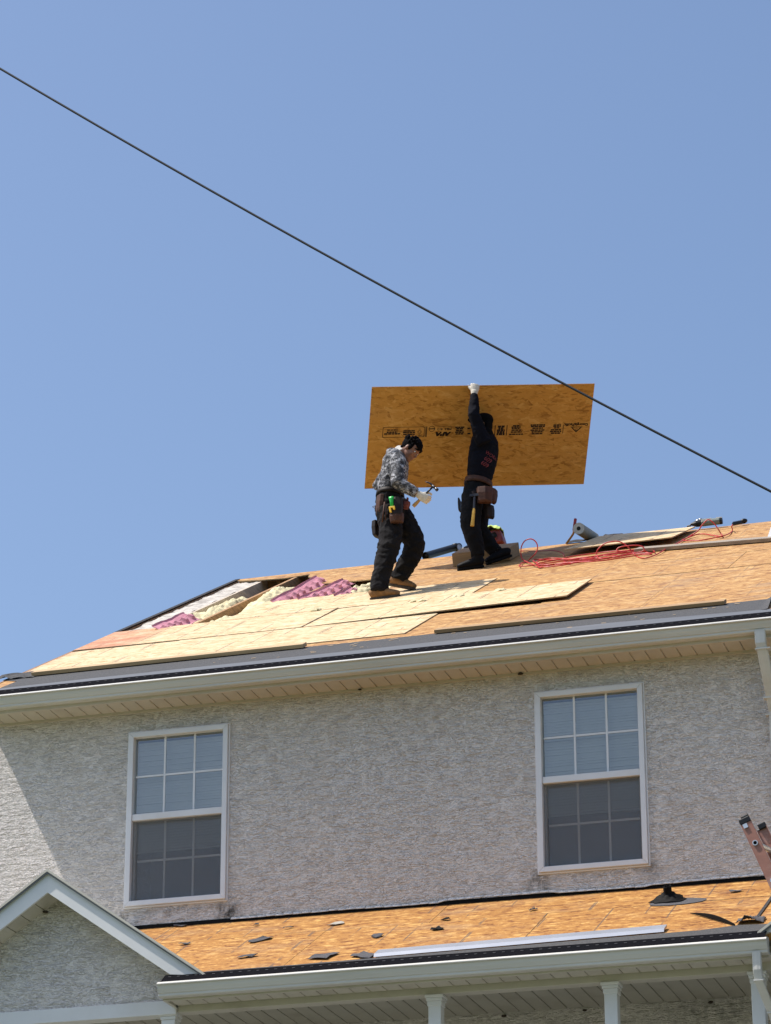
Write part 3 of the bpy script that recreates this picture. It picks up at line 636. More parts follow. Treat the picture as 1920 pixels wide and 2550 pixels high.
# ---- downspouts
def ribtube(pts, wx, wy, name, parent, mat='vinyl_white'):
    m = MB(); k = len(pts); prof = []
    for j in range(24):
        th = 2*math.pi*j/24; c, s = math.cos(th), math.sin(th)
        e = 0.35; x = math.copysign(abs(c)**e, c)*wx; y = math.copysign(abs(s)**e, s)*wy
        r = 1.0-0.05*(j % 2); prof.append((x*r, y*r))
    for p in pts:
        for x, y in prof: m.v.append(V(p[:3])+V((x, y, 0)))
    for i in range(k-1):
        for j in range(24):
            j2 = (j+1) % 24; m.f.append((i*24+j, i*24+j2, (i+1)*24+j2, (i+1)*24+j)); m.mi.append(0)
    m.f.append(tuple(range(24))); m.f.append(tuple((k-1)*24+j for j in range(24))); m.mi += [0, 0]
    return m.build(name, mat, parent)
d1 = ribtube([(3.205, -0.352, 6.01), (3.205, -0.352, 5.90), (3.212, -0.335, 5.86), (3.225, -0.22, 5.66), (3.235, -0.12, 5.50), (3.24, -0.072, 5.42), (3.24, -0.06, 5.30), (3.24, -0.06, 4.02)], 0.044, 0.034, 'downspout', house, 'gutter_paint')
for zz in (5.86, 5.52, 5.40):
    y = -0.335 if zz > 5.8 else (-0.13 if zz > 5.45 else -0.064)
    m = MB(); m.box((3.19-0.03 + (0.01 if zz < 5.8 else 0), y-0.038, zz-0.008), (3.25+0.03, y+0.03, zz+0.004)); m.build('collar', 'gutter_paint', d1)
d2 = ribtube([(3.305, -1.82, 3.06), (3.305, -1.82, 2.93), (3.31, -1.80, 2.85), (3.345, -1.68, 2.72), (3.375, -1.60, 2.62), (3.38, -1.575, 2.55), (3.38, -1.575, 0.3)], 0.032, 0.03, 'downspout', house, 'gutter_paint')
for zz, y, x in ((2.86, -1.80, 3.31), (2.66, -1.63, 3.365)):
    m = MB(); m.box((x-0.036, y-0.036, zz-0.008), (x+0.036, y+0.034, zz+0.003)); m.build('collar', 'gutter_paint', d2)

# ================================================================== PORCH (part of the house)
PU0, PU1 = -1.22, 3.385
VL = lambda v: -2.12+v*(1.22/1.9)        # valley lines against the two gables
VR = lambda v: 4.56-v*(1.22/1.9)
base = MB(); base.prism([porchP(VL(0), 0, -0.02), porchP(VR(0), 0, -0.02), porchP(VR(1.95), 1.95, -0.02), porchP(VL(1.95), 1.95, -0.02)], N2*(-0.06))
proof = base.build('porch_roof', 'osb_porch', house)
for a, b, v0, v1 in ((None, 0.54, 0.012, 0.655), (0.54, 2.30, 0.012, 0.655), (2.30, None, 0.012, 0.655), (None, -0.3, 0.662, 1.90), (-0.3, 1.49, 0.662, 1.90), (1.49, None, 0.662, 1.90)):
    a0, a1 = (VL(v0), VL(v1)) if a is None else (a+G, a+G); b0, b1 = (VR(v0), VR(v1)) if b is None else (b-G, b-G)
    panel([(a0, v0), (b0, v0), (b1, v1), (a1, v1)], 'osb_porch', porchP, A2, L(), proof, sgn=-1)
# black flashing gap and peeled strip where roof meets wall
mb = MB(); mb.box((-2.16, -0.010, 4.085), (4.4, -0.001, 4.118)); mb.build('wall_flashing', 'flashing_black', house)
mb = MB(); pts = []; r2 = random.Random(4)
for k in range(60):
    u = -1.3+k*(4.5/59); z = 4.112+0.010*noise.noise(V((u*1.1, 0, 2)))+ (0.016 if 0.5 < u < 1.4 else 0.0)+(0.012 if u > 2.2 else 0)
    y = -0.022-0.02*abs(noise.noise(V((u*1.7, 5, 1)))); pts.append((u, y, z))
for i in range(59):
    (u, y, z), (u2, y2, z2) = pts[i], pts[i+1]; hh = 0.008+0.004*noise.noise(V((u*3, 1, 1)))
    mb.add([(u, y, z-hh), (u2, y2, z2-hh), (u2, y2+0.008, z2+hh), (u, y+0.008, z+hh)], [(0, 1, 2, 3)])
o = mb.build('peeled_strip', 'vinyl_white', house, smooth=True); s = o.modifiers.new('s', 'SOLIDIFY'); s.thickness = 0.003
# eave of porch
pg = gutter(PU0, PU1, -1.762, 3.146, house)
guard(PU0+0.02, PU1-0.01, -1.858, 3.156, -1.757, 3.228, pg)
mb = MB(); mb.box((PU0+0.03, -1.761, 3.035), (PU1-0.01, -1.735, 3.19)); mb.build('porch_fascia', 'soffit_porch', house)
panel([(-1.15, 1.955), (3.36, 1.955), (3.36, 1.68), (3.12, 1.64), (3.02, 1.67), (2.84, 1.72), (2.56, 1.73), (0.4, 1.83), (-0.2, 1.86), (-0.9, 1.86)], 'membrane', porchP, A2, 0.006, house, 'porch_membrane', 0.003, 'membrane', sgn=-1)
mb = MB(); mb.box((PU0+0.04, -1.734, 3.062), (PU1, -1.512, 3.075)); psof = mb.build('porch_soffit', 'soffit_porch', house)
strips(35, -1.19, -1.733, -1.524, 3.05, psof, 'soffit_porch')
mb = MB(); mb.box((PU0+0.005, -1.76, 3.036), (PU0+0.03, -1.40, 3.058)); mb.build('soffit_end_trim', 'soffit_porch', house)
mb = MB(); mb.box((-1.19, -1.511, 3.0), (6.0, -1.40, 3.178)); bevel(mb.build('porch_beam', 'soffit_porch', house), 0.004)
mb = MB(); mb.box((-3.7, -1.399, 3.192), (6.0, -0.002, 3.21)); pceil = mb.build('porch_ceiling', 'ceiling_porch', house)
strips(58, -3.5, -1.397, -0.012, 3.18, pceil, 'ceiling_porch', 'ceiling_panel')
for u in (-1.262, 0.832, 2.164, 3.245):
    m = MB(); hw = 0.049
    m.box((u-hw, -1.505, 0.3), (u+hw, -1.407, 2.94)); po = m.build('post', 'vinyl_white', house); bevel(po, 0.006)
    m = MB()
    for (e, a, b) in ((0.006, 2.915, 2.952), (0.013, 2.9525, 2.976), (0.021, 2.9765, 2.9985)): m.box((u-hw-e, -1.505-e, a), (u+hw+e, -1.407+e, b))
    bevel(m.build('capital', 'vinyl_white', po), 0.004)
# left and right porch gables
def gable(ua, sides, right_end, left_end):
    """ua apex x; slope 0.70; fascia plane y=-1.77; wall plane -1.52"""
    k = 0.70; za = 4.126; yf, yw = -1.77, -1.525; th = 0.178
    lo = lambda u: za-abs(u-ua)*k
    zb = 3.232
    for sgn in sides:
        ue = ua+sgn*(za-zb)/k           # where the top edge reaches roof level
        ui = ua+sgn*(za-th-zb)/k
        m = MB(); m.prism([(ua, yf, za-0.024), (ue, yf, zb-0.022), (ue-sgn*0.001, yf, zb-0.022), (ui, yf, zb), (ua, yf, za-th)], (0, 0.022, 0))
        bevel(m.build('rake_fascia', 'vinyl_white', house), 0.002)
        m = MB(); m.prism([(ua, yf-0.022, za-0.020), (ue+sgn*0.03, yf-0.022, zb-0.041), (ue+sgn*0.03, yf-0.022, zb-0.052), (ua, yf-0.022, za-0.034)], (0, 0.006, 0)); m.build('rake_drip', 'drip_metal', house)
        m = MB(); m.prism([(ua, yf-0.026, za+0.004), (ue+sgn*0.03, yf-0.026, zb-0.017), (ue+sgn*0.03, yf-0.026, zb-0.038), (ua, yf-0.026, za-0.017)], (0, 1.75, 0)); m.build('gable_roof', 'soffit_porch', house)
        # rake soffit
        dirv = V((sgn, 0, -k)).normalized(); nrm = V((sgn*k, 0, 1)).normalized(); st = V((ua, 0, za-th+0.012))
        m = MB(); e = st+dirv*1.02; m.prism([st+nrm*0.011+V((0, yf+0.0225, 0)), e+nrm*0.011+V((0, yf+0.0225, 0)), e+nrm*0.02+V((0, yf+0.0225, 0)), st+nrm*0.02+V((0, yf+0.0225, 0))], (0, yw-yf+0.02, 0)); gs = m.build('rake_soffit', 'soffit_porch', house)
        for q in range(7):
            c = st+dirv*(0.075+q*0.14)+V((0, (yf+0.0225+yw)/2, 0))+nrm*0.005
            m = MB(); m.obox(c, dirv*0.067, V((0, (yw-yf-0.0225)/2, 0)), nrm*0.005); m.build('soffit_panel', 'soffit_porch', gs)
    m = MB(); zt = za-th+0.02
    pts = [(left_end, yw, 3.0), (right_end, yw, 3.0), (right_end, yw, zt-abs(right_end-ua)*k), (ua, yw, zt), (left_end, yw, zt-abs(left_end-ua)*k)]
    m.prism(pts, (0, 0.10, 0)); m.build('gable_wall', 'stucco', house, org=(0.37, 0, 0.2))
gable(-2.18, (-1, 1), -1.205, -3.15)
gable(4.62, (-1, 1), 5.6, 3.42)
mb = MB(); mb.box((-3.7, -1.540, 2.985), (-1.19, -1.412, 3.092)); bevel(mb.build('gable_beam', 'vinyl_white', house), 0.003)
mb = MB(); mb.box((3.40, -1.540, 2.985), (6.0, -1.52, 3.092)); mb.build('gable_beam', 'vinyl_white', house)
# valley joint on the right
mb = MB(); 
mb.prism([porchP(3.215, 1.45, 0.004), porchP(3.24, 1.46, 0.004), porchP(3.262, 0.35, 0.012), porchP(3.235, 0.35, 0.004)], N2*0.004); mb.build('valley_strip', 'tar_paper', house)
# mud nests under the eaves
for P, s in (((1.17, -0.03, 5.965), 0.03), ((-2.28, -1.56, 3.855), 0.03), ((-0.20, -0.03, 5.965), 0.02), ((2.62, -0.02, 3.15), 0.03), ((1.63, -0.02, 3.155), 0.025), ((0.98, -0.02, 3.155), 0.028)):
    s *= 0.62; m = MB(); m.ball(P, (s*1.3, 0, 0), (0, s*0.8, 0), (0, 0, s*0.6), 10)
    for v in m.v: v += noise.noise_vector(v*30)*s*0.25
    m.build('mud_nest', 'nest', house, smooth=True)

# ================================================================== THINGS ON THE UPPER ROOF
# loose sheets of sheathing
o = panel([(-1.315, 2.545), (1.13, 2.60), (1.13, 3.775), (-1.315, 3.765)], 'osb_new', lift=0.022, name='osb_sheet', tilt=(0.012, -0.004))
thing('', 'pale new sheathing sheet with a lifted right corner, lying on the roof below the workers', 'osb sheet', obj=o)
o = panel([(0.33, 6.42), (1.43, 6.50), (1.49, 7.58), (0.45, 7.70)], 'osb_new', lift=0.055, name='osb_sheet', tilt=(0.0, -0.022))
thing('', 'short pale sheathing sheet lying near the ridge behind the red hose', 'osb sheet', obj=o)
# toe boards along the eave
def board(P0, P1, w, t, name, mat, label, cat, group=None, h=0.0):
    P0, P1 = V(P0), V(P1); ax = (P1-P0)/2; up = V((0, C1, S1)); up = (up-ax.normalized()*up.dot(ax.normalized())).normalized(); n = ax.normalized().cross(up)
    m = MB(); m.obox((P0+P1)/2+n*(t/2+h), ax, up*w/2, n*t/2); o = m.build(name, mat); bevel(o, 0.003)
    return thing('', label, cat, obj=o, group=group)
board(roofP(-3.335, 1.00), roofP(-0.85, 1.03), 0.12, 0.034, 'toe_board', 'lumber', 'pale toe board at the left end of the eave', 'board', 'toe boards along the eave', 0.013)
board(roofP(0.30, 1.08), roofP(2.79, 1.03), 0.12, 0.032, 'toe_board', 'lumber_mid', 'brown toe board at the right end of the eave, above the right window', 'board', 'toe boards along the eave', 0.012)
board(roofP(1.16, 5.98), roofP(4.2, 5.25), 0.15, 0.036, 'plank', 'plank_grey', 'long weathered grey plank lying on the upper roof right of the hose', 'plank', None, 0.012)
# white panel at the frame's right edge
m = MB(); P = RP(1914, 1350); m.obox(P+V((0.16, 0.03, 0.05)), (0.17, 0.02, 0), (0.03, 0.06, 0.13), V((0, 0.004, -0.002))); o = m.build('panel_offcut', 'vinyl_white'); thing('', 'white offcut standing behind the grey plank at the right edge', 'offcut', obj=o)
# timber block behind the standing worker's feet
def uvblock(u0, u1, v0, v1, hgt, sh, name, mat):
    m = MB(); m.v = [roofP(u, v, 0.004) for u, v in ((u0, v0), (u1, v0), (u1, v1), (u0, v1))]+[roofP(u, v, hgt) for u, v in ((u0+sh, v0+0.02), (u1-sh, v0+0.02), (u1, v1), (u0, v1))]
    m.f = [(3,2,1,0),(4,5,6,7),(0,1,5,4),(1,2,6,5),(2,3,7,6),(3,0,4,7)]; m.mi = [0]*6; return m.build(name, mat)
o = uvblock(-0.87, -0.26, 6.56, 7.02, 0.135, 0.0, 'wooden_block', 'lumber_mid'); bevel(o, 0.004)
thing('', 'low wooden box behind the boots of the worker holding the sheet', 'wooden box', obj=o)
# leaf blower
lb = thing('leaf_blower', 'red leaf blower with long black tube lying by the ridge', 'leaf blower', roofP(-0.6, 7.0))
a = RP(1062, 1391)+N1*0.03; b_ = RP(1135, 1371)+N1*0.035; dv = (b_-a).normalized()
m = MB(); m.tube([a-dv*0.02, a, a+dv*0.012, b_, b_+dv*0.08], [0.042, 0.045, 0.040, 0.040, 0.036], 16, cap=False); m.tube([a+dv*0.02-dv*0.02, b_+dv*0.08], [0.034, 0.03], 16, cap=True); m.build('tube', 'black_plastic', lb, smooth=True)
m = MB(); m.tube([b_-dv*0.02, b_+dv*0.02], 0.045, 16); m.build('tube_collar', 'black_plastic', lb, smooth=True)
c1 = at(1168, 1362, 6.0); c2 = at(1200, 1345, 6.1); m = MB(); m.tube(catmull([b_+dv*0.07, at(1150, 1370, 6.0), c1, c2], 6), 0.026, 12); m.build('elbow', 'black_plastic', lb, smooth=True)
body = at(1232, 1340, 6.2); m = MB()
m.obox(body+V((0, 0, -0.02)), (0.10, 0.0, 0.008), (0, 0.10, 0), (-0.02, 0, 0.075)); m.obox(body+V((0.0, -0.075, -0.02)), (0.055, 0, 0), (0, 0.04, 0), (0, 0, 0.045)); o = m.build('housing', 'red_plastic', lb); bevel(o, 0.02, 3)
m = MB(); m.tube(catmull([body+V((-0.07, -0.02, 0.05)), body+V((-0.05, -0.02, 0.10)), body+V((0.05, -0.02, 0.10)), body+V((0.09, -0.02, 0.04))], 6), 0.013, 8); m.build('handle', 'black_plastic', lb, smooth=True)
m = MB(); m.tube([body+V((0.02, -0.10, -0.015)), body+V((0.02, -0.122, -0.015))], 0.034, 14); m.build('intake', 'black_plastic', lb, smooth=True)
m = MB(); ctr = at(1226, 1322, 6.16)
def cloth(a, b):
    x = (a-0.5)*0.27; y = (b-0.5)*0.26; r = math.hypot(x/0.13, y/0.13)
    z = 0.045-0.075*max(0, r-0.35)**1.4+0.022*noise.noise(V((x*20, y*20, 1)))+0.012*math.sin(14*math.atan2(y, x)*0.5)*r
    return ctr+V((x*(1-0.15*r), y*(1-0.15*r), z))
m.grid(cloth, 26, 26); o = m.build('safety_vest', 'hivis', smooth=True); s = o.modifiers.new('s', 'SOLIDIFY'); s.thickness = 0.004
thing('', 'crumpled lime safety vest draped over the red leaf blower', 'safety vest', obj=o)
# underlayment roll, membrane, pry bar
rl = thing('underlayment_roll', 'grey roll of roofing underlayment lying across the ridge', 'roll', at(1460, 1340, 6.3))
a = at(1441, 1316, 6.05); b_ = at(1478, 1340, 6.62); d = (b_-a).normalized()
m = MB(); m.tube([a, b_], 0.062, 24, cap=False); m.build('wrap', 'roll_grey', rl, smooth=True)
m = MB(); n_ = 24; aa = d.cross(V((0, 0, 1))).normalized(); bb = d.cross(aa)
vs = [a+(aa*math.cos(2*math.pi*j/n_)+bb*math.sin(2*math.pi*j/n_))*r for r in (0.061, 0.022) for j in range(n_)]
m.add(vs, [(j, (j+1) % n_, n_+(j+1) % n_, n_+j) for j in range(n_)]); m.build('end_face', 'roll_end', rl)
m = MB(); m.tube([a+d*0.002, b_], 0.022, 16, cap=True); m.build('core', 'black_plastic', rl)
m = MB()
def flap(a_, b): 
    u = 0.10+a_*0.72; v = 7.62+b*0.22; return roofP(u, v, 0.012+0.03*abs(noise.noise(V((a_*5, b*2, 4))))*(1-abs(a_-0.5))+(0.02 if 0.5 < a_ < 0.8 else 0))
m.grid(flap, 24, 8); o = m.build('felt_sheet', 'tar_paper', rl, smooth=True); s = o.modifiers.new('s', 'SOLIDIFY'); s.thickness = 0.004
pb = thing('pry_bar', 'orange pry bar with crimson grip leaning at the ridge by the roll', 'pry bar', at(1412, 1352, 6.2))
m = MB(); m.tube([at(1433, 1292, 6.22), at(1429, 1321, 6.2)], 0.0165, 10); bevel(m.build('grip', 'crimson_paint', pb, smooth=True), 0.004)
m = MB(); m.tube(catmull([at(1429, 1320, 6.2), at(1428, 1328, 6.2), at(1421, 1339, 6.2), at(1410, 1354, 6.2)], 5), 0.012, 8); m.build('shaft', 'orange_paint', pb, smooth=True)
# cordless tool on the ridge
pt = thing('power_tool', 'grey cylindrical power tool with black head lying on the ridge', 'power tool', at(1755, 1310, 6.3))
yA = 6.33; a, b_ = at(1746, 1303, yA), at(1796, 1297, yA); d = (b_-a).normalized(); up = (V((0, 0, 1))-d*d.z).normalized(); sd = d.cross(up)
m = MB(); m.loft([a, a+d*0.015, b_-d*0.02, b_], [(0.030, 0.030), (0.036, 0.036), (0.036, 0.036), (0.028, 0.028)], sd, 12); m.build('body', 'grey_green', pt)
m = MB(); m.obox(a+d*0.05+up*0.037, d*0.065, sd*0.016, up*0.003); m.obox(b_-d*0.02+up*0.03, d*0.03, sd*0.02, up*0.008); m.build('label_plate', 'roll_end', pt)
m = MB(); m.loft([b_-d*0.012, b_+d*0.012], [(0.038, 0.038), (0.034, 0.034)], sd, 12); m.build('end_cap', 'black_plastic', pt)
m = MB(); m.loft([a+d*0.005, a-d*0.05, a-d*0.085, a-d*0.11], [(0.033, 0.036), (0.034, 0.034), (0.024, 0.02), (0.016, 0.012)], sd, 12); m.loft([a-d*0.11-up*0.012, a-d*0.15-up*0.016], [(0.014, 0.010), (0.010, 0.008)], sd, 8); m.build('head', 'black_plastic', pt)
m = MB(); m.tube([a-d*0.06+up*0.02, a-d*0.015+up*0.042], 0.016, 10); m.tube([a-d*0.028+up*0.042, a+d*0.012+up*0.044], 0.012, 10); m.build('chuck', 'steel', pt, smooth=True)
ng = thing('nail_gun', 'small dark nail gun at the end of the red hose on the ridge', 'nail gun', at(1838, 1308, 6.25))
a, b_ = at(1824, 1305, 6.25), at(1850, 1300, 6.3); d = (b_-a).normalized(); up = (V((0, 0, 1))-d*d.z).normalized(); sd = d.cross(up)
m = MB(); m.obox((a+b_)/2, (b_-a)/2, sd*0.02, up*0.016); bevel(m.build('handle', 'steel_dark', ng), 0.006)
m = MB(); m.obox((a+b_)/2+up*0.018, (b_-a)*0.42, sd*0.012, up*0.004); m.build('plate', 'steel', ng)
m = MB(); m.ball(b_+d*0.012+up*0.008, d*0.042, sd*0.035, up*0.026, 12); m.build('cap', 'black_plastic', ng, smooth=True)
# red air hose
def hz(px, py, h=0.008): return RP(px, py, h)
def hs(px, py, y): return at(px, py, y)
H = []
Yl = RP(1318, 1400).y
rrh = random.Random(9)
path = [*[('r', x_+rrh.uniform(-10, 10), 1412-(x_-1330)*0.112+dy_+rrh.uniform(-3, 3)) for q_, dy_ in ((0, -3), (1, -12), (2, 1), (3, -8), (4, -15)) for x_ in ((1340, 1385, 1430, 1480, 1530, 1585, 1625) if q_ % 2 == 0 else (1605, 1560, 1505, 1455, 1400, 1350))], ('r',1325,1408), ('r',1298,1404), ('r',1312,1398), ('s',1327,1385), ('s',1337,1372), ('s',1338,1357), ('s',1331,1346), ('s',1320,1342), ('s',1307,1347), ('s',1299,1360), ('s',1297,1377), ('s',1301,1392), ('r',1316,1401), ('r',1345,1411), ('r',1380,1410), ('r',1420,1404), ('r',1455,1395), ('r',1480,1390), ('r',1420,1392), ('r',1370,1390), ('r',1338,1398), ('r',1350,1408), ('r',1400,1404), ('r',1440,1398), ('r',1500,1392), ('r',1545,1385), ('r',1500,1384), ('r',1445,1390), ('r',1405,1398), ('r',1425,1402), ('r',1470,1396), ('r',1520,1388), ('r',1560,1380), ('s2',1600,1373), ('s2',1602,1363), ('s2',1585,1358), ('s2',1550,1361), ('s2',1536,1368), ('s2',1545,1374), ('r',1580,1376), ('r',1620,1370), ('r',1660,1363), ('r',1640,1378), ('r',1615,1388), ('r',1595,1389), ('r',1580,1381), ('s2',1565,1363), ('s2',1548,1351), ('s2',1530,1348), ('s2',1505,1354), ('s2',1488,1370), ('s2',1486,1384), ('r',1498,1391), ('r',1540,1386), ('r',1590,1376), ('r',1640,1366), ('r',1675,1358), ('r',1702,1345), ('r',1720,1334)]
b1 = [('s3',1738,1322), ('s3',1748,1308), ('s3',1757,1298), ('s3',1764,1294), ('s3',1772,1298), ('s3',1781,1307), ('s3',1790,1320), ('s3',1796,1331), ('r',1798,1336), ('r',1780,1334), ('r',1755,1330), ('r',1735,1331), ('r',1706,1342), ('r',1702,1346), ('r',1740,1346), ('r',1775,1340), ('r',1798,1335), ('r',1815,1329), ('r',1824,1321), ('s3',1822,1312), ('s3',1824,1307)]
pts = []; rr = random.Random(2)
for k, x, y in path+b1:
    if k == 'r': pts.append(hz(x, y, 0.007+rr.uniform(0, 0.016)))
    elif k == 's': pts.append(hs(x, y, Yl))
    elif k == 's2': pts.append(hs(x, y, RP(1540, 1388).y))
    else: pts.append(hs(x, y, RP(1760, 1335).y))
m = MB(); cp = catmull(pts, 5); cp = [p if (p-O1).dot(N1) > 0.006 else p+N1*(0.006-(p-O1).dot(N1)) for p in cp]
m.tube(cp, 0.0062, 8); o = m.build('air_hose', 'hose_red', smooth=True); thing('', 'long red air hose lying in tangled loops on the upper roof', 'hose', obj=o)
m = MB(); m.tube(catmull([hz(1298, 1372, 0.01), hz(1345, 1372, 0.03), hz(1380, 1371, 0.05), hz(1402, 1378, 0.03), hz(1404, 1386, 0.012)], 5), 0.0055, 8); o = m.build('air_hose', 'crimson_paint', smooth=True); thing('', 'thin dark red hose end arching from the big hose loop to the loose sheet', 'hose', obj=o)
# scraps of insulation on the sheathing
for i, (px, py, s, lab) in enumerate(((1141, 1485, 0.055, 'yellow insulation tuft near the right end of the dark sheet joint'), (1051, 1496, 0.04, 'pale insulation tuft on the dark sheet joint just right of the tan boots'), (1029, 1498, 0.03, 'smallest pale insulation tuft at the toe of the tan boots'), (1246, 1471, 0.06, 'whitish insulation tuft above the sheet with the lifted corner'), (786, 1519, 0.055, 'yellow insulation scrap on pale sheathing below the pink baffles'))):
    m = MB(); P = RP(px, py, 0.02); m.ball(P, (s, 0, 0), V((0, C1, S1))*s*1.1, N1*s*0.32, 16)
    for v in m.v: v += noise.noise_vector(v*28+V((i*7, 0, 0)))*s*0.38
    o = m.build('insulation_scrap', 'insulation', smooth=True); thing('', lab, 'insulation scrap', obj=o, group='insulation scraps on the roof')
m = MB(); r3 = random.Random(5)
for k in range(46):
    u = r3.uniform(-1.6, 2.9) if k % 3 else r3.uniform(-0.8, 0.4); v = r3.uniform(0.5, 1.05); s = r3.uniform(0.004, 0.016); th = r3.uniform(-0.4, 0.4)
    P = roofP(u, v, 0.0105); a = V((math.cos(th), C1*math.sin(th), S1*math.sin(th)))*s*1.6; b = V((-math.sin(th), C1*math.cos(th), S1*math.cos(th)))*s
    m.add([P-a-b, P+a-b*0.6, P+a*0.7+b, P-a*0.8+b*0.8], [(0, 1, 2, 3)])
o = m.build('wood_chips', 'osb_raw_edge', fix=False); o['kind'] = 'stuff'

# ================================================================== THINGS ON THE PORCH ROOF
SCR = [((-1.80, 0.03), (-1.66, 0.05), 0.05, 'thin dark shingle scrap at the foot of the wall beside the left gable'),
       ((-1.49, 0.80), (-1.38, 0.77), 0.06, 'small dark shingle scrap on the porch roof nearest the left gable'),
       ((-0.90, 0.95), (-0.68, 0.74), 0.13, 'long pointed dark shingle scrap left of centre on the porch roof'),
       ((-0.79, 1.46), (-0.62, 1.42), 0.09, 'faint grey shingle smear low on the left of the porch roof'),
       ((-1.04, 0.26), (-0.98, 0.24), 0.04, 'tiny dark shingle scrap high on the porch roof under the wall, left part'),
       ((-0.72, 0.49), (-0.62, 0.45), 0.03, 'thin sliver of shingle high on the porch roof left of the grey diamond scrap'),
       ((-0.345, 0.48), (-0.21, 0.43), 0.10, 'light grey diamond shaped shingle scrap in the middle of the porch roof'),
       ((-0.14, 1.74), (0.06, 1.58), 0.20, 'torn grey shingle piece by the porch gutter left of the metal strip'),
       ((0.20, 1.66), (0.41, 1.80), 0.16, 'grey shingle piece tucked under the left end of the metal strip'),
       ((0.17, 1.05), (0.28, 1.08), 0.12, 'dark heart shaped shingle scrap in the middle of the porch roof'),
       ((0.63, 0.90), (0.72, 1.02), 0.10, 'black square shingle scrap on the porch roof below the wall'),
       ((0.63, 0.64), (0.70, 0.60), 0.06, 'small curled dark scrap just above the black square scrap'),
       ((2.86, 0.42), (2.98, 0.40), 0.07, 'dark scrap on the porch roof beside the ladder'),
       ((1.30, 0.52), (1.38, 0.50), 0.05, 'small grey scrap on the porch roof below the right window')]
for i, (p, q, wd, lab) in enumerate(SCR):
    r4 = random.Random(i*3+1); c = V(((p[0]+q[0])/2, (p[1]+q[1])/2)); ax = V((q[0]-p[0], q[1]-p[1])); ln = ax.length/2; ax.normalize(); ay = V((-ax.y, ax.x))
    k = 11; poly = []
    for j in range(k):
        th = 2*math.pi*j/k; rr_ = r4.uniform(0.6, 1.1)
        e = c+ax*(math.cos(th)*ln*rr_)+ay*(math.sin(th)*wd*0.55*rr_); poly.append((e.x, e.y))
    m = MB(); m.prism([porchP(u, v, 0.009+0.014*r4.random()) for u, v in poly], N2*-0.003)
    o = m.build('shingle_scrap', 'roll_grey' if 'light grey' in lab else ('flashing_black' if 'black' in lab else 'shingle_scrap')); thing('', lab, 'shingle scrap', obj=o, group='shingle scraps on the porch roof')
m = MB(); pr = [(1.77, 0.012), (1.66, 0.014), (1.655, 0.032), (1.775, 0.030)]
P0 = (0.40, 0.02); P1 = (2.58, -0.10)
vs = [porchP(u, v+dv, h) for (u, dv) in (P0, P1) for v, h in pr]
m.add(vs, [(0, 1, 2, 3), (7, 6, 5, 4), (0, 4, 5, 1), (1, 5, 6, 2), (2, 6, 7, 3), (3, 7, 4, 0)]); 
m.add([porchP(P0[0], 1.776+P0[1], 0.031), porchP(P1[0], 1.776+P1[1], 0.031), porchP(P1[0], 1.80+P1[1], 0.010), porchP(P0[0], 1.80+P0[1], 0.010), porchP(P0[0], 1.796+P0[1], 0.008), porchP(P1[0], 1.796+P1[1], 0.008)], [(0, 1, 2, 3), (3, 2, 5, 4)])
o = m.build('drip_edge_strip', 'drip_new'); thing('', 'bright metal drip edge strip lying along the porch eave', 'metal strip', obj=o)
vb = thing('vent_boot', 'torn black vent boot stump on the porch roof below the right window', 'vent boot', porchP(2.45, 0.6))
m = MB()
def bt(a, b):
    th = a*2*math.pi; r = (0.040+0.13*max(0, b-0.45)**1.1*(1+0.5*noise.noise(V((math.cos(th)*2, math.sin(th)*2, 1))))); h = 0.105*(1-b)**1.3*(1 if b > 0.02 else 1)+0.02*noise.noise(V((math.cos(th)*3, math.sin(th)*3, b*4)))+0.012
    return porchP(2.42+math.cos(th)*r*(0.8 if b < 0.5 else 1.3), 0.55+math.sin(th)*r, max(h, 0.008))
m.grid(bt, 28, 14); o = m.build('collar', 'flashing_black', vb, smooth=True); s = o.modifiers.new('s', 'SOLIDIFY'); s.thickness = 0.004
m = MB(); r5 = random.Random(8); m.prism([porchP(2.50+math.cos(t_)*(0.17+0.05*r5.random())*1.25, 0.63+math.sin(t_)*(0.10+0.03*r5.random()), 0.007) for t_ in [2*math.pi*j/14 for j in range(14)]], N2*-0.003); m.build('base_flange', 'shingle_scrap', vb)
m = MB()
def fl(a, b):
    u = 2.68+a*0.42; w_ = math.sin(math.pi*min(1, 0.03+a*0.85)); v = 1.10+a*0.56-0.010*b*w_; return porchP(u, v, 0.006+0.012*a*(1-a)+0.034*w_*b)
m.grid(fl, 20, 5); o = m.build('felt_strip', 'flashing_black', smooth=True); s = o.modifiers.new('s', 'SOLIDIFY'); s.thickness = 0.004
thing('', 'pointed black felt strip curling up from the right end of the porch eave', 'felt strip', obj=o)
m = MB()
def tn(a, b):
    u = 3.10+a*0.20; v = 1.46+b*0.17; return porchP(u, v, 0.012+0.055*(1-abs(a-0.45)*2.0)*b+0.02*noise.noise(V((a*7, b*6, 2))))
m.grid(tn, 14, 8); o = m.build('torn_felt', 'shingle_scrap', smooth=True); s = o.modifiers.new('s', 'SOLIDIFY'); s.thickness = 0.004
thing('', 'torn raised grey felt flap at the porch roof corner under the ladder', 'felt flap', obj=o)

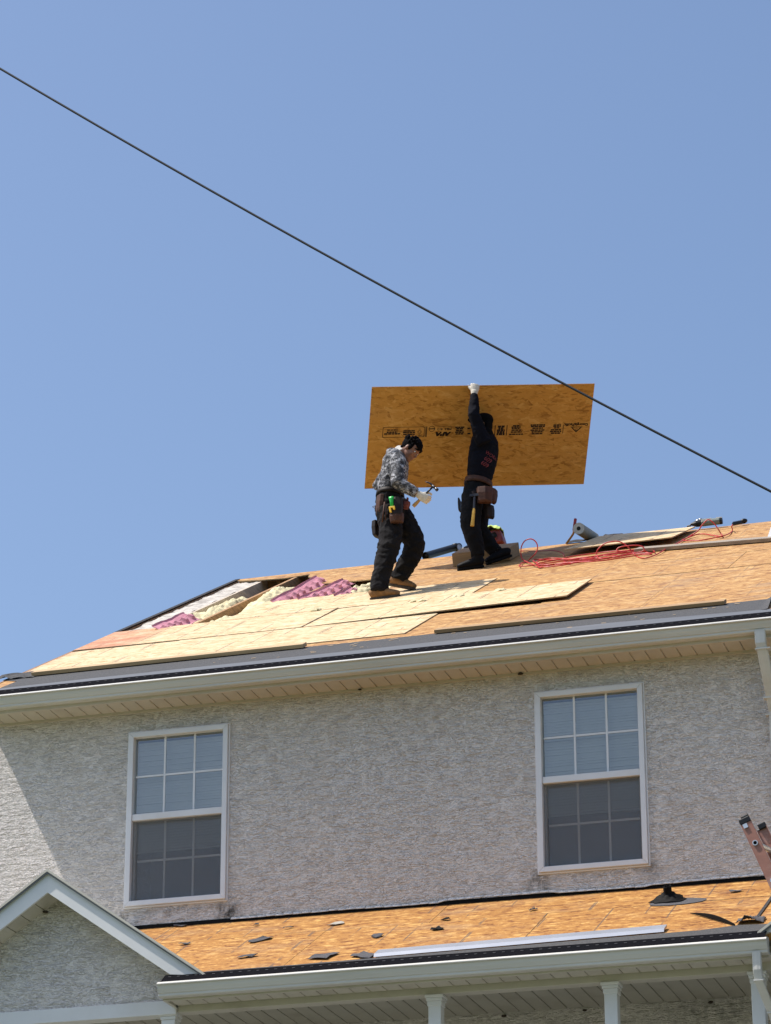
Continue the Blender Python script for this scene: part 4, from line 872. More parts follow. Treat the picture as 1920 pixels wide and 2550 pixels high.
# ================================================================== LADDER
lad = thing('ladder', 'pink fibreglass extension ladder with metal rungs at the right edge above the porch gutter', 'ladder', (4.36, -2.1, 0.0))
top = at(1854, 2042, -2.12); foot_dir = (at(1920, 2182, -2.12)-at(1854, 2042, -2.12)); foot_dir.y = 0; foot_dir.normalize()
Ln = (top.z-0.0)/-foot_dir.z; perp = V((-foot_dir.z, 0, foot_dir.x)); perp = perp if perp.x > 0 else -perp
SEP = 0.40
for k, yy in enumerate((0.0, SEP)):
    t0 = top+(V((0, 0, 0)) if k == 0 else V((0.055, yy, 0.045)))
    m = MB(); mid = t0+foot_dir*Ln/2
    m.obox(mid, foot_dir*Ln/2, perp*0.040, V((0, 0.002, 0)))
    for s in (-1, 1): m.obox(mid+perp*s*0.039+V((0, 0.014 if k == 0 else -0.014, 0)), foot_dir*Ln/2, perp*0.002, V((0, 0.0125, 0)))
    o = m.build('rail', 'fiberglass', lad)
    m = MB(); m.obox(t0+foot_dir*0.004, foot_dir*(0.022 if k == 0 else 0.006), perp*0.042, V((0, 0.006, 0))); m.obox(t0+V((0, 0.012 if k == 0 else -0.012, 0))-foot_dir*0.012+perp*0.01, foot_dir*0.022, perp*0.03, V((0, 0.012, 0))); bevel(m.build('end_cap', 'black_plastic', o), 0.008)
    m = MB(); m.obox(t0+foot_dir*0.045-perp*0.012+V((0, -0.008 if k == 0 else 0.008, 0)), foot_dir*0.016, perp*0.016, V((0, 0.003, 0))); m.build('plate', 'aluminium', o)
q = 0.19; 
while q < Ln-0.2:
    c = top+foot_dir*q; m = MB(); e_ = c+V((0.055, SEP+0.006, 0.045)); m.tube([c+V((0, -0.012, 0)), c+V((0, 0.0, 0)), e_], 0.020, 14, cap=False); m.tube([c+V((0, -0.012, 0)), c+V((0, -0.0121, 0))], [0.020, 0.0135], 14, cap=False); m.tube([c+V((0, -0.0121, 0)), c+V((0, 0.02, 0))], 0.0135, 14, cap=False)
    rg = m.build('rung', 'aluminium', lad); m = MB(); m.tube([c+V((0, -0.006, 0)), c+V((0, 0.004, 0))], 0.0132, 12); m.build('rung_bore_shade', 'flashing_black', rg); q += 0.305  # black disc in each rung end paints the shade inside the hollow tube

# ================================================================== OVERHEAD CABLE
m = MB(); P = [(-9.0, None), (1.748, 4.868), (2.926, 3.971), (3.923, 3.249), (4.48, 2.85), (5.186, 2.36)]
x0, x1, x2 = 1.748, 3.5, 5.186; z0_, z1_, z2_ = 4.868, 3.553, 2.36
def cz(x): return z0_*(x-x1)*(x-x2)/((x0-x1)*(x0-x2))+z1_*(x-x0)*(x-x2)/((x1-x0)*(x1-x2))+z2_*(x-x0)*(x-x1)/((x2-x0)*(x2-x1))
m.tube([(x, -12.0, cz(x)) for x in [-8+0.25*i for i in range(66)]], 0.0052, 8); o = m.build('overhead_cable', 'cable_black', smooth=True)
thing('', 'black overhead cable sloping across the sky in front of the house', 'cable', obj=o)

# ================================================================== THE CARRIED SHEET
K = 0.9646
def cs(v): return CAM+(V(v)-CAM)*K
TL, TR, BR, BL = cs((-1.776, 5.541, 11.327)), cs((0.408, 6.607, 11.541)), cs((0.061, 7.474, 10.756)), cs((-2.123, 6.408, 10.542))
SX = (TR-TL).normalized(); SY = (TL-BL); SY = (SY-SX*SY.dot(SX)).normalized(); SN = SX.cross(SY)     # SN towards the camera side
SW, SH = (TR-TL).length, (TL-BL).length; SCN = (TL+TR+BR+BL)/4
if SN.dot(CAM-SCN) < 0: SN = -SN
sh = MB(); hw, hh = SW/2, SH/2
me_pts = [V((-hw, -hh, 0)), V((hw, -hh, 0)), V((hw, hh, 0)), V((-hw, hh, 0))]
sh.prism(me_pts, (0, 0, -0.0115), 0, 1)
me = bpy.data.meshes.new('carried_sheet'); me.from_pydata(sh.v, [], sh.f); setmat(me, ['osb_sheet', 'osb_edge'])
for p, i in zip(me.polygons, sh.mi): p.material_index = i
bm = bmesh.new(); bm.from_mesh(me); bmesh.ops.recalc_face_normals(bm, faces=bm.faces); bm.to_mesh(me); bm.free()
sheet = link('carried_sheet', me, None, SCN)
ez = SX.cross(SY); MM = Matrix((SX, SY, ez)).transposed()
sheet.rotation_euler = MM.to_euler()
sgn_n = 1 if ez.dot(SN) > 0 else -1
thing('', 'large golden sheathing sheet with upside-down black print held overhead by a worker', 'osb sheet', obj=sheet)
pm = MB()
ZP = 0.0015 if sgn_n > 0 else -0.013
def pr_rect(fx0, fx1, t0, t1): # fractions across the sheet from its left edge, t metres up from the print's middle line
    x0, x1 = (fx0-0.5)*SW, (fx1-0.5)*SW; pm.add([(x0, T0+t0, ZP), (x1, T0+t0, ZP), (x1, T0+t1, ZP), (x0, T0+t1, ZP)], [(0, 1, 2, 3)])
T0 = 0.065
def pr_text(txt, fx, t, size, sx=1.0, shear=0.0):
    vs, fs = textmesh(txt, size); cx = (fx-0.5)*SW
    pm.add([V((cx-(p.x+shear*p.y)*sx, T0+t-p.y, ZP)) for p in vs], fs)
def pr_lines(fx0, fx1, ts, th=0.009, seed=1, align='c'):
    r = random.Random(seed)
    for t in ts:
        f = r.uniform(0.55, 1.0); w_ = (fx1-fx0)*f; c = (fx0+fx1)/2 if align == 'c' else (fx1-w_/2)
        x = c-w_/2
        while x < c+w_/2:                       # broken dashes, too small to read
            ww = r.uniform(0.008, 0.018); pr_rect(x, min(x+ww, c+w_/2), t-th*0.78, t+th*0.78); x += ww+0.0018
# outlined box at the left with flame mark
for a, b, c, d in ((0.066, 0.246, 0.055, 0.060), (0.066, 0.246, -0.060, -0.055), (0.062, 0.0645, -0.05, 0.05), (0.2475, 0.250, -0.05, 0.05), (0.0628, 0.067, 0.048, 0.058), (0.0628, 0.067, -0.058, -0.048), (0.245, 0.2492, 0.048, 0.058), (0.245, 0.2492, -0.058, -0.048)): pr_rect(a, b, c, d)
pr_lines(0.07, 0.142, (0.026,), 0.008, 3); pr_lines(0.068, 0.142, (0.002, -0.018), 0.011, 4); pr_lines(0.150, 0.212, (0.014, -0.006, -0.028), 0.010, 5)
for r0, r1 in ((0.034, 0.029), (0.020, 0.014)):
    n_ = 4; c = V(((0.228-0.5)*SW, T0, ZP)); vs = [c+V((math.cos(math.pi/2*j)*r*0.75, math.sin(math.pi/2*j)*r*1.15, 0)) for r in (r0, r1) for j in range(4)]
    pm.add(vs, [(j, (j+1) % 4, 4+(j+1) % 4, 4+j) for j in range(4)])
pr_rect(0.222, 0.238, -0.047, -0.041)
pr_rect(0.253, 0.2555, -0.06, 0.06); pr_rect(0.2572, 0.261, -0.06, 0.06)
c = V(((0.282-0.5)*SW, T0+0.032, ZP)); n_ = 20
pm.add([c+V((math.cos(2*math.pi*j/n_)*r, math.sin(2*math.pi*j/n_)*r, 0)) for r in (0.033, 0.028) for j in range(n_)], [(j, (j+1) % n_, n_+(j+1) % n_, n_+j) for j in range(n_)])
pr_rect(0.268, 0.297, 0.027, 0.038)
pr_text('MILL 413', 0.338, 0.028, 0.038, 1.05); pr_text('MILL 413', 0.3395, 0.029, 0.038, 1.05); pr_rect(0.305, 0.37, 0.052, 0.055)
for dx in (-0.006, -0.003, 0.0, 0.003, 0.006): pr_text('APA', 0.333+dx*0.5, -0.026, 0.072, 1.15, 0.28)
pr_lines(0.380, 0.436, (0.045, 0.028, 0.008, -0.012, -0.032), 0.010, 9); pr_lines(0.44, 0.462, (0.03, -0.03), 0.012, 10)
pr_rect(0.566, 0.5695, -0.06, 0.06); pr_rect(0.6195, 0.623, -0.06, 0.06)
pr_lines(0.575, 0.615, (0.045, 0.022, 0.0, -0.022, -0.045), 0.015, 12)
pr_lines(0.64, 0.685, (0.052, 0.036, 0.020), 0.009, 13); pr_lines(0.628, 0.702, (0.0, -0.022, -0.048), 0.010, 14); pr_rect(0.70, 0.725, -0.020, -0.017)
pr_lines(0.727, 0.795, (0.056, 0.038, 0.018, -0.004, -0.024, -0.046), 0.010, 15); pr_rect(0.797, 0.815, -0.018, -0.015)
pr_lines(0.825, 0.872, (0.052, 0.036, 0.018), 0.009, 16); pr_lines(0.815, 0.874, (-0.004, -0.024, -0.044), 0.010, 17); pr_rect(0.876, 0.879, -0.05, 0.055)
for dx, dy in ((0, 0), (0.0016, 0.0), (0.0008, 0.003)): pr_text('GeorgiaPacific', 0.934+dx, 0.052+dy, 0.046, 0.98)
tri = lambda a, b, c: pm.add([(((f-0.5)*SW), T0+t, ZP) for f, t in (a, b, c)], [(0, 1, 2)])
x_, y_ = 0.938, 0.028                       # triangle pointing down in the picture, cut by pale lines
for k, (f0, f1, t0, t1) in enumerate(((-0.028, 0.028, 0.0, -0.007), (-0.0225, -0.012, -0.010, -0.038), (0.012, 0.0225, -0.010, -0.038))):
    if k == 0: pm.add([((x_+f0-0.5)*SW, T0+y_, ZP), ((x_+f1-0.5)*SW, T0+y_, ZP), ((x_+f1*0.90-0.5)*SW, T0+y_-0.008, ZP), ((x_+f0*0.90-0.5)*SW, T0+y_-0.008, ZP)], [(0, 1, 2, 3)])
pm.add([((x_-0.0235-0.5)*SW, T0+y_-0.011, ZP), ((x_-0.0155-0.5)*SW, T0+y_-0.011, ZP), ((x_-0.004-0.5)*SW, T0+y_-0.052, ZP), ((x_-0.0065-0.5)*SW, T0+y_-0.054, ZP)], [(0, 1, 2, 3)])
pm.add([((x_+0.0235-0.5)*SW, T0+y_-0.011, ZP), ((x_+0.0155-0.5)*SW, T0+y_-0.011, ZP), ((x_+0.004-0.5)*SW, T0+y_-0.052, ZP), ((x_+0.0065-0.5)*SW, T0+y_-0.054, ZP)], [(0, 1, 2, 3)])
tri((x_-0.0085, y_-0.044), (x_+0.0085, y_-0.044), (x_, y_-0.068))
pr_text('GP', x_, -0.003+0.0, 0.034, 1.0)
me = bpy.data.meshes.new('printed_marks'); me.from_pydata(pm.v, [], pm.f); setmat(me, ['print_ink']); o = link('printed_marks', me, sheet, SCN); o['kind'] = 'stuff'

# ================================================================== PEOPLE
def finger(m, p, f, nrm, lens, bends, r):
    d = f.copy(); ax = f.cross(nrm).normalized(); pts = [p-d*0.012, p]; rs = [r*1.05, r*1.05]
    for l, b in zip(lens, bends):
        d = (Matrix.Rotation(-b, 3, ax) @ d) if (Matrix.Rotation(-b, 3, ax) @ d).dot(nrm) > d.dot(nrm) else (Matrix.Rotation(b, 3, ax) @ d)
        p = p+d*l; pts.append(p.copy()); rs.append(r*0.95)
    rs[-1] = r*0.7; m.tube(pts, rs, 8)
def hand(m, wrist, f, lat, nrm, grip=1.0, s=1.0):
    """palm along f; lat points to the thumb side; nrm out of the palm; fingers curl towards nrm"""
    f, lat, nrm = V(f).normalized(), V(lat), V(nrm); lat = (lat-f*lat.dot(f)).normalized(); nrm = (nrm-f*nrm.dot(f)-lat*nrm.dot(lat)).normalized()
    m.loft([wrist-f*0.02, wrist+f*0.02*s, wrist+f*0.055*s, wrist+f*0.095*s], [(0.030*s, 0.024*s), (0.038*s, 0.023*s), (0.045*s, 0.022*s), (0.043*s, 0.018*s)], lat, 12)
    for k, (o, ln) in enumerate(((0.034, 0.9), (0.012, 1.0), (-0.011, 0.95), (-0.033, 0.78))):
        b = wrist+f*(0.094-0.005*abs(k-1.2))*s+lat*o*s
        finger(m, b, f, nrm, [0.040*ln*s, 0.028*ln*s, 0.022*ln*s], [0.95*grip, 1.25*grip, 0.8*grip], 0.0105*s)
    tb = wrist+f*0.038*s+lat*0.036*s+nrm*0.006*s
    finger(m, tb, (lat*0.75+f*0.65).normalized(), (nrm*0.9+f*0.3-lat*0.5).normalized(), [0.036*s, 0.03*s, 0.022*s], [0.35*grip, 0.6*grip, 0.4*grip], 0.0125*s)
def head(m, c, fwd, upv, s=1.0):
    """skull, jaw, nose, brow, ears; c = middle of the head"""
    fwd = V(fwd).normalized(); upv = V(upv); upv = (upv-fwd*upv.dot(fwd)).normalized(); lat = fwd.cross(upv)
    B = lambda f, u, l, a, b, d: m.ball(c+(fwd*f+upv*u+lat*l)*s, fwd*a*s, lat*b*s, upv*d*s, 16)
    B(-0.008, 0.030, 0, 0.097, 0.076, 0.086); B(0.022, -0.012, 0, 0.070, 0.064, 0.088); B(0.036, -0.070, 0, 0.046, 0.044, 0.040); B(0.062, -0.088, 0, 0.022, 0.024, 0.019)
    B(0.075, 0.030, 0, 0.018, 0.052, 0.014); B(0.094, -0.018, 0, 0.020, 0.0125, 0.014); B(0.088, -0.002, 0, 0.012, 0.009, 0.026)
    B(0.082, -0.054, 0, 0.012, 0.022, 0.007); B(0.080, -0.066, 0, 0.011, 0.019, 0.007)
    for sd in (-1, 1): B(0.056, -0.018, sd*0.038, 0.026, 0.024, 0.022); B(-0.004, -0.008, sd*0.077, 0.018, 0.008, 0.030)
    return fwd, upv, lat
def eyes(c, fwd, upv, lat, parent, s=1.0):
    for sd in (-1, 1):
        m = MB(); p = c+(fwd*0.078+upv*0.012+lat*sd*0.033)*s; m.ball(p, fwd*0.011, lat*0.014, upv*0.007, 10); e = m.build('eye', 'cotton_white', parent, smooth=True)
        m = MB(); m.ball(p+fwd*0.0085, fwd*0.004, lat*0.006, upv*0.006, 8); m.build('iris', 'hair', e, smooth=True)
        m = MB(); m.tube([c+(fwd*0.088+upv*0.036+lat*sd*0.016)*s, c+(fwd*0.084+upv*0.040+lat*sd*0.036)*s, c+(fwd*0.066+upv*0.034+lat*sd*0.056)*s], [0.005, 0.006, 0.003], 6); m.build('eyebrow', 'hair', parent, smooth=True)
def boot(heel, toe, up, ankle, name, mats, parent, hgt=0.11):
    heel, toe, up, ankle = V(heel), V(toe), V(up), V(ankle); f = (toe-heel); ln = f.length; f.normalize(); up = (up-f*up.dot(f)).normalized(); lat = f.cross(up)
    m = MB(); P = [(0.03, 0.035, 0.036, 0.040), (0.10, 0.045, 0.042, 0.052), (0.30, 0.052, 0.040, 0.055), (0.55, 0.045, 0.046, 0.045), (0.78, 0.036, 0.050, 0.036), (0.93, 0.030, 0.042, 0.028), (0.99, 0.026, 0.024, 0.018)]
    m.loft([heel+f*ln*t+up*(h+0.012) for t, h, a, b in P], [(a, b) for t, h, a, b in P], lat, 14)
    base = heel+f*ln*0.22+up*0.05; m.loft([base, base*0.5+ankle*0.5, ankle, ankle+(ankle-base).normalized()*0.05], [(0.044, 0.060), (0.046, 0.058), (0.047, 0.056), (0.050, 0.058)], lat, 14)
    b = remesh(m, name, mats[0], parent, 0.008, 5)
    out = []
    for t, w_ in ((0.0, 0.025), (0.05, 0.036), (0.25, 0.038), (0.45, 0.036), (0.65, 0.046), (0.82, 0.049), (0.95, 0.036), (1.01, 0.012)): out.append((t, w_))
    pl = [heel+f*ln*(0.02+t*0.97)+lat*w_*0.9 for t, w_ in out]+[heel+f*ln*(0.02+t*0.97)-lat*w_*0.9 for t, w_ in reversed(out)]
    m = MB(); m.prism([p+up*0.001 for p in pl], up*0.024); bevel(m.build('sole', mats[1], b), 0.004)
    m = MB()
    for k in range(4):
        q = heel+f*ln*(0.62-0.09*k)+up*(0.078+0.020*k); m.tube([q-lat*0.028, q+up*0.006, q+lat*0.028], 0.004, 6)
    m.build('laces', 'sole_brown' if mats[1] == 'sole_brown' else 'black_plastic', b); return b
def pouch(c, n, upv, w_, h, d, name, mat, parent, flare=1.1):
    c, n, upv = V(c), V(n).normalized(), V(upv); upv = (upv-n*upv.dot(n)).normalized(); l = n.cross(upv)
    m = MB(); m.v = []
    for t, k, dd in ((-1, 0.92, 0.75), (-0.75, 1.0, 1.0), (0.2, flare, 1.15), (1, flare*0.97, 1.05)):
        for x, y in ((-1, 0), (-0.8, 0.75), (0, 1.0), (0.8, 0.75), (1, 0), (0.0, -0.1)):
            m.v.append(c+upv*t*h/2+l*x*w_/2*k+n*y*d*dd)
    for i in range(3):
        for j in range(6): m.f.append((i*6+j, i*6+(j+1) % 6, (i+1)*6+(j+1) % 6, (i+1)*6+j)); m.mi.append(0)
    m.f.append(tuple(range(6))); m.f.append(tuple(18+j for j in range(6))); m.mi += [0, 0]
    o = m.build(name, mat, parent); bevel(o, 0.006, 2); return o
X, Y_, Z_ = V((1, 0, 0)), V((0, 1, 0)), V((0, 0, 1))

# ---------------------------------------------------------------- worker with the hammer
W = thing('person', 'worker in grey camouflage jacket and black trousers looking down at a hammer', 'person', roofP(-0.98, 4.25))
fw1 = V((0.97, 0.12, 0)).normalized(); lat1 = V((-0.12, 0.97, 0)).normalized()      # faces right along the roof
hc = at(1021, 1121, 3.52); hf = V((0.74, -0.10, -0.68)).normalized(); hu = V((0.68, 0, 0.74))
RS, RE, RW = at(991, 1144, 3.37), at(991, 1203, 3.28), at(1040, 1230, 3.33)
LS, LE, LW = at(998, 1141, 3.68), at(944, 1208, 3.74), at(1006, 1254, 3.52)
RH, RK, RA = at(967, 1272, 3.45), at(968, 1363, 3.38), at(944, 1466, 3.34)
LH, LK, LA = at(987, 1272, 3.63), at(1035, 1352, 3.66), at(990, 1440, 3.70)
b = MB(); hfv, huv, hlv = head(b, hc, hf, hu, 1.0)
nk = at(996, 1132, 3.53); b.loft([hc-hu*0.03-hf*0.03, at(1005, 1125, 3.52), nk, at(985, 1160, 3.53)], [(0.055, 0.058), (0.056, 0.060), (0.07, 0.066), (0.10, 0.08)], lat1, 14)
b.loft([at(985, 1150, 3.53), at(981, 1175, 3.53), at(974, 1215, 3.53), at(972, 1262, 3.53)], [(0.16, 0.09), (0.15, 0.10), (0.135, 0.095), (0.15, 0.10)], lat1, 16)
for S, E_, W_ in ((RS, RE, RW), (LS, LE, LW)): b.tube([S, E_, W_], [0.055, 0.043, 0.028], 12)
for H_, K_, A_ in ((RH, RK, RA), (LH, LK, LA)): b.tube([H_, (H_+K_)/2, K_, (K_+A_)/2, A_], [0.085, 0.078, 0.058, 0.055, 0.042], 12)
body1 = remesh(b, 'body', 'skin', W, 0.0065, 3)
eyes(hc, hfv, huv, hlv, body1)
# hair: cap of short tufts, fringe falling forward
m = MB()
m.ball(hc-hf*0.024+hu*0.042, hf*0.098, hlv*0.081, hu*0.086, 20); m.ball(hc+hf*0.026+hu*0.090, hf*0.062, hlv*0.062, hu*0.040, 16); m.ball(hc-hf*0.064-hu*0.014, hf*0.036, hlv*0.062, hu*0.056, 14)
for q in (-1, 1): m.ball(hc+hf*0.018+hu*0.030+hlv*q*0.066, hf*0.026, hlv*0.018, hu*0.045, 10)
rr = random.Random(3)
for k in range(150):
    th = rr.uniform(-2.6, 2.6); e = rr.uniform(0.05, 1.45)
    p = hc-hf*0.025+hu*0.045+hf*math.cos(e)*0.092*math.cos(th)+hlv*math.cos(e)*0.080*math.sin(th)+hu*math.sin(e)*0.078
    if math.cos(th)*math.cos(e) > 0.6 and e < 0.4: continue
    out_ = (p-hc-hu*0.03).normalized(); d = (out_*0.7+hf*rr.uniform(-0.1, 0.6)+hu*rr.uniform(-0.2, 0.3)+hlv*rr.uniform(-0.4, 0.4)).normalized(); m.tube([p, p+d*0.017, p+d*0.034], [0.010, 0.007, 0.002], 5)
for k in range(7):
    l = (k-3)*0.016; p = hc+hf*(0.074-abs(l)*0.25)+hu*0.072+hlv*l; m.tube([p, p+hf*0.020-hu*0.006, p+hf*(0.026+0.004*(k % 2))-hu*(0.026+0.010*(k % 3))], [0.015, 0.011, 0.002], 6)
remesh(m, 'hair', 'hair', body1, 0.0055, 1)
# jacket
m = MB()
m.loft([at(996, 1127, 3.53), at(990, 1136, 3.53), at(986, 1152, 3.53), at(982, 1180, 3.53), at(976, 1208, 3.53), at(973, 1228, 3.53), at(972, 1237, 3.53)], [(0.085, 0.075), (0.15, 0.10), (0.195, 0.122), (0.19, 0.128), (0.175, 0.125), (0.168, 0.122), (0.16, 0.115)], lat1, 20)
for S, E_, W_ in ((RS, RE, RW), (LS, LE, LW)):
    m.loft([S+(E_-S)*-0.12, S+(E_-S)*0.15, (S+E_)/2, E_, (E_+W_)/2, W_-(W_-E_)*0.06], [(0.066, 0.066), (0.075, 0.078), (0.071, 0.073), (0.066, 0.068), (0.055, 0.056), (0.043, 0.045)], lat1, 14)
m.ball(at(976, 1131, 3.53), fw1*0.055, lat1*0.10, Z_*0.05, 14)                       # folded hood
jk = remesh(m, 'jacket', 'camo', W, 0.009, 3, (0.010, 13.0, (1, 1, 1.5)))
m = MB(); m.loft([at(987, 1121, 3.53), at(993, 1126, 3.53), at(999, 1132, 3.53)], [(0.062, 0.060), (0.068, 0.068), (0.082, 0.078)], lat1, 16); remesh(m, 'collar', 'cotton_white', W, 0.008, 2)
# trousers
m = MB()
m.loft([at(972, 1226, 3.53), at(971, 1245, 3.53), at(972, 1270, 3.54), at(976, 1294, 3.54)], [(0.155, 0.115), (0.172, 0.128), (0.185, 0.14), (0.165, 0.125)], lat1, 18)
m.loft([RH, at(974, 1315, 3.42), at(972, 1345, 3.39), RK, at(959, 1400, 3.36), at(948, 1440, 3.34), at(943, 1474, 3.335)], [(0.115, 0.12), (0.105, 0.108), (0.10, 0.106), (0.096, 0.102), (0.086, 0.092), (0.078, 0.082), (0.076, 0.080)], lat1, 16)
m.loft([LH, at(1012, 1312, 3.65), LK+(LH-LK)*0.12, LK, at(1024, 1385, 3.68), at(1005, 1420, 3.69), at(992, 1443, 3.70)], [(0.115, 0.12), (0.105, 0.11), (0.095, 0.10), (0.092, 0.095), (0.088, 0.09), (0.080, 0.082), (0.076, 0.078)], lat1, 16)
remesh(m, 'trousers', 'trouser_black', W, 0.009, 2, (0.016, 11.0, (1, 1, 1.3)))
# boots
t1, h1 = roofP(-0.835, 4.26, 0.0), roofP(-1.135, 4.22, 0.0)
bt1 = boot(h1, t1, N1*0.6+Z_*0.5, RA, 'boot', ('boot_tan', 'sole_brown'), W)
t2, h2 = roofP(-0.79, 4.66, 0.002), roofP(-1.07, 4.70, 0.075)
bt2 = boot(h2, t2, V((0.25, -0.2, 1)), LA+V((0, 0, 0.01)), 'boot', ('boot_tan', 'sole_brown'), W)
m = MB(); c = at(941, 1485.5, 3.285); n_ = 14; m.add([c+(X*math.cos(2*math.pi*j/n_)+Z_*math.sin(2*math.pi*j/n_))*r for r in (0.011, 0.007) for j in range(n_)], [(j, (j+1) % n_, n_+(j+1) % n_, n_+j) for j in range(n_)])
# tool belt
m = MB(); m.loft([at(972, 1228, 3.53), at(971.5, 1239, 3.53)], [(0.172, 0.130), (0.178, 0.135)], lat1, 24, cap=False); belt = m.build('tool_belt', 'leather_dark', W, smooth=True)
s = belt.modifiers.new('s', 'SOLIDIFY'); s.thickness = 0.006; s.offset = 1
pouch(at(987, 1266, 3.325), V((0.1, -1, 0.1)), Z_, 0.125, 0.20, 0.055, 'pouch', 'leather_dark', belt)
pouch(at(988, 1292, 3.335), V((0.15, -1, 0.0)), Z_, 0.135, 0.10, 0.062, 'pouch', 'leather_brown', belt)
pouch(at(949, 1258, 3.40), V((-0.8, -0.6, 0.1)), Z_, 0.12, 0.19, 0.045, 'pouch', 'leather_brown', belt)
pouch(at(944, 1318, 3.62), V((-1, 0.25, 0.0)), Z_, 0.14, 0.16, 0.06, 'pouch', 'leather_dark', belt)
m = MB(); m.tube([at(958, 1250, 3.29), at(955, 1275, 3.29), at(952, 1300, 3.30)], 0.008, 6); m.tube([at(962, 1255, 3.30), at(960, 1295, 3.29)], 0.006, 6); m.tube(catmull([at(943, 1258, 3.42), at(929, 1261, 3.42), at(930, 1264, 3.42), at(942, 1269, 3.42)], 4), 0.0025, 6); m.build('tool_loop', 'leather_brown', belt, smooth=True)
m = MB(); a, e = at(974, 1237, 3.262), at(976.5, 1264, 3.268); d = (e-a).normalized(); m.loft([a, a+d*0.02, a+d*0.05, e], [(0.026, 0.012), (0.024, 0.012), (0.018, 0.011), (0.017, 0.010)], X, 10); o = m.build('knife_handle', 'green_plastic', smooth=True); thing('', 'green plastic tool handle sticking out of the belt pouch of the camouflaged worker', 'tool handle', obj=o)
m = MB(); a = at(970, 1261, 3.258); m.obox(at(976, 1263, 3.258), X*0.030, Y_*0.008, Z_*0.009); m.obox(at(972, 1270, 3.256), V((0.010, 0, 0)), Y_*0.008, V((-0.006, 0, 0.026))); m.obox(at(981.5, 1266, 3.258), X*0.010, Y_*0.008, Z_*0.014); o = m.build('marking_gun', 'yellow_plastic'); bevel(o, 0.004); thing('', 'small yellow plastic tool clipped on the pouch below the green handle', 'belt tool', obj=o)
# hands and hammer
HA, HB = at(1029, 1261, 3.36), at(1078, 1212, 3.33); hd = (HB-HA).normalized()
m = MB(); hn = V((0.25, 0.95, -0.1)); hand(m, RW+(RW-RE).normalized()*0.01, (RW-RE).normalized()*0.9+V((0.1, 0, -0.1)), hd, hn, 1.0, 1.05)
remesh(m, 'glove', 'glove_white', W, 0.0055, 2)
m = MB(); hand(m, LW, (at(1022, 1262, 3.45)-LW), V((0.6, -0.5, 0.6)), V((0.1, -0.9, -0.4)), 0.8, 1.0); remesh(m, 'glove', 'glove_dark', W, 0.0055, 2)
hm = thing('hammer', 'claw hammer with tan handle held in the white glove of the camouflaged worker', 'hammer', HA)
m = MB(); hl = (HB-HA).length; m.loft([HA, HA+hd*0.03, HA+hd*hl*0.30, HA+hd*hl*0.60], [(0.019, 0.013), (0.020, 0.014), (0.015, 0.011), (0.015, 0.011)], hd.cross(Y_), 12); m.build('grip', 'tan_grip', hm, smooth=True)
m = MB(); m.loft([HA+hd*hl*0.58, HB], [(0.010, 0.008), (0.010, 0.008)], hd.cross(Y_), 10); m.build('shaft', 'steel_dark', hm, smooth=True)
fd = (at(1088, 1225, 3.33)-at(1066, 1206, 3.33)).normalized(); m = MB(); hb = HB+hd*0.004
m.tube([hb-fd*0.012, hb+fd*0.03, hb+fd*0.033, hb+fd*0.043, hb+fd*0.045, hb+fd*0.062], [0.015, 0.013, 0.011, 0.012, 0.0165, 0.0165], 12)
sd = fd.cross(hd).normalized()
for q in (-1, 1): m.loft([hb-fd*0.005, hb-fd*0.035+sd*q*0.006+hd*0.004, hb-fd*0.065+sd*q*0.011-hd*0.002, hb-fd*0.092+sd*q*0.013-hd*0.016], [(0.013, 0.012), (0.009, 0.009), (0.008, 0.006), (0.006, 0.002)], sd, 8)
m.build('head', 'steel_dark', hm, smooth=True)
m = MB(); m.tube([hb+fd*0.034, hb+fd*0.042], 0.0135, 12); m.build('neck_ring', 'steel', hm, smooth=True)

# ---------------------------------------------------------------- worker carrying the sheet
W2 = thing('person', 'worker in dark clothes and black cap with one arm raised holding the big sheet', 'person', roofP(-0.5, 6.2))
f2 = V((-0.93, 0.30, 0)).normalized(); lat2 = V((0.30, 0.93, 0)).normalized()
tm = at(1183, 956, 5.0)
d_ = ray(1183, 959); hp = CAM+d_*((TL+(TR-TL)*0.46-CAM).dot(SN)/d_.dot(SN))       # grip point on the sheet's top edge
HS = hp+SN*0.02-SY*0.0
yh = hp.y
LS, LE, LW = at(1200, 1092, 5.02), at(1180, 1032, 4.93), at(1181, 981, yh-0.02)
RS, RE, RW = at(1212, 1090, 5.36), at(1208, 1062, 5.34), at(1200, 1030, 5.33)
hc = at(1200, 1057, 5.16); hf = V((-0.95, 0.18, 0.12)).normalized(); hu = V((0.18, 0, 1))
LH, LK, LA = at(1178, 1232, 5.06), at(1172, 1316, 5.00), at(1190, 1392, 5.02)
RH, RK, RA = at(1196, 1234, 5.26), at(1192, 1318, 5.22), at(1240, 1379, 5.30)
b = MB(); hfv, huv, hlv = head(b, hc, hf, hu, 0.98)
b.loft([hc-hu*0.05, at(1208, 1078, 5.2), at(1208, 1100, 5.2)], [(0.055, 0.058), (0.06, 0.06), (0.10, 0.075)], lat2, 14)
b.loft([at(1208, 1095, 5.2), at(1204, 1125, 5.18), at(1198, 1160, 5.16), at(1193, 1200, 5.16), at(1190, 1236, 5.16)], [(0.15, 0.08), (0.155, 0.10), (0.14, 0.10), (0.13, 0.09), (0.15, 0.10)], lat2, 16)
for S, E_, W_ in ((RS, RE, RW), (LS, LE, LW)): b.tube([S, E_, W_], [0.055, 0.042, 0.028], 12)
for H_, K_, A_ in ((RH, RK, RA), (LH, LK, LA)): b.tube([H_, (H_+K_)/2, K_, (K_+A_)/2, A_], [0.085, 0.078, 0.058, 0.052, 0.040], 12)
body2 = remesh(b, 'body', 'skin', W2, 0.0065, 3); eyes(hc, hfv, huv, hlv, body2, 0.98)
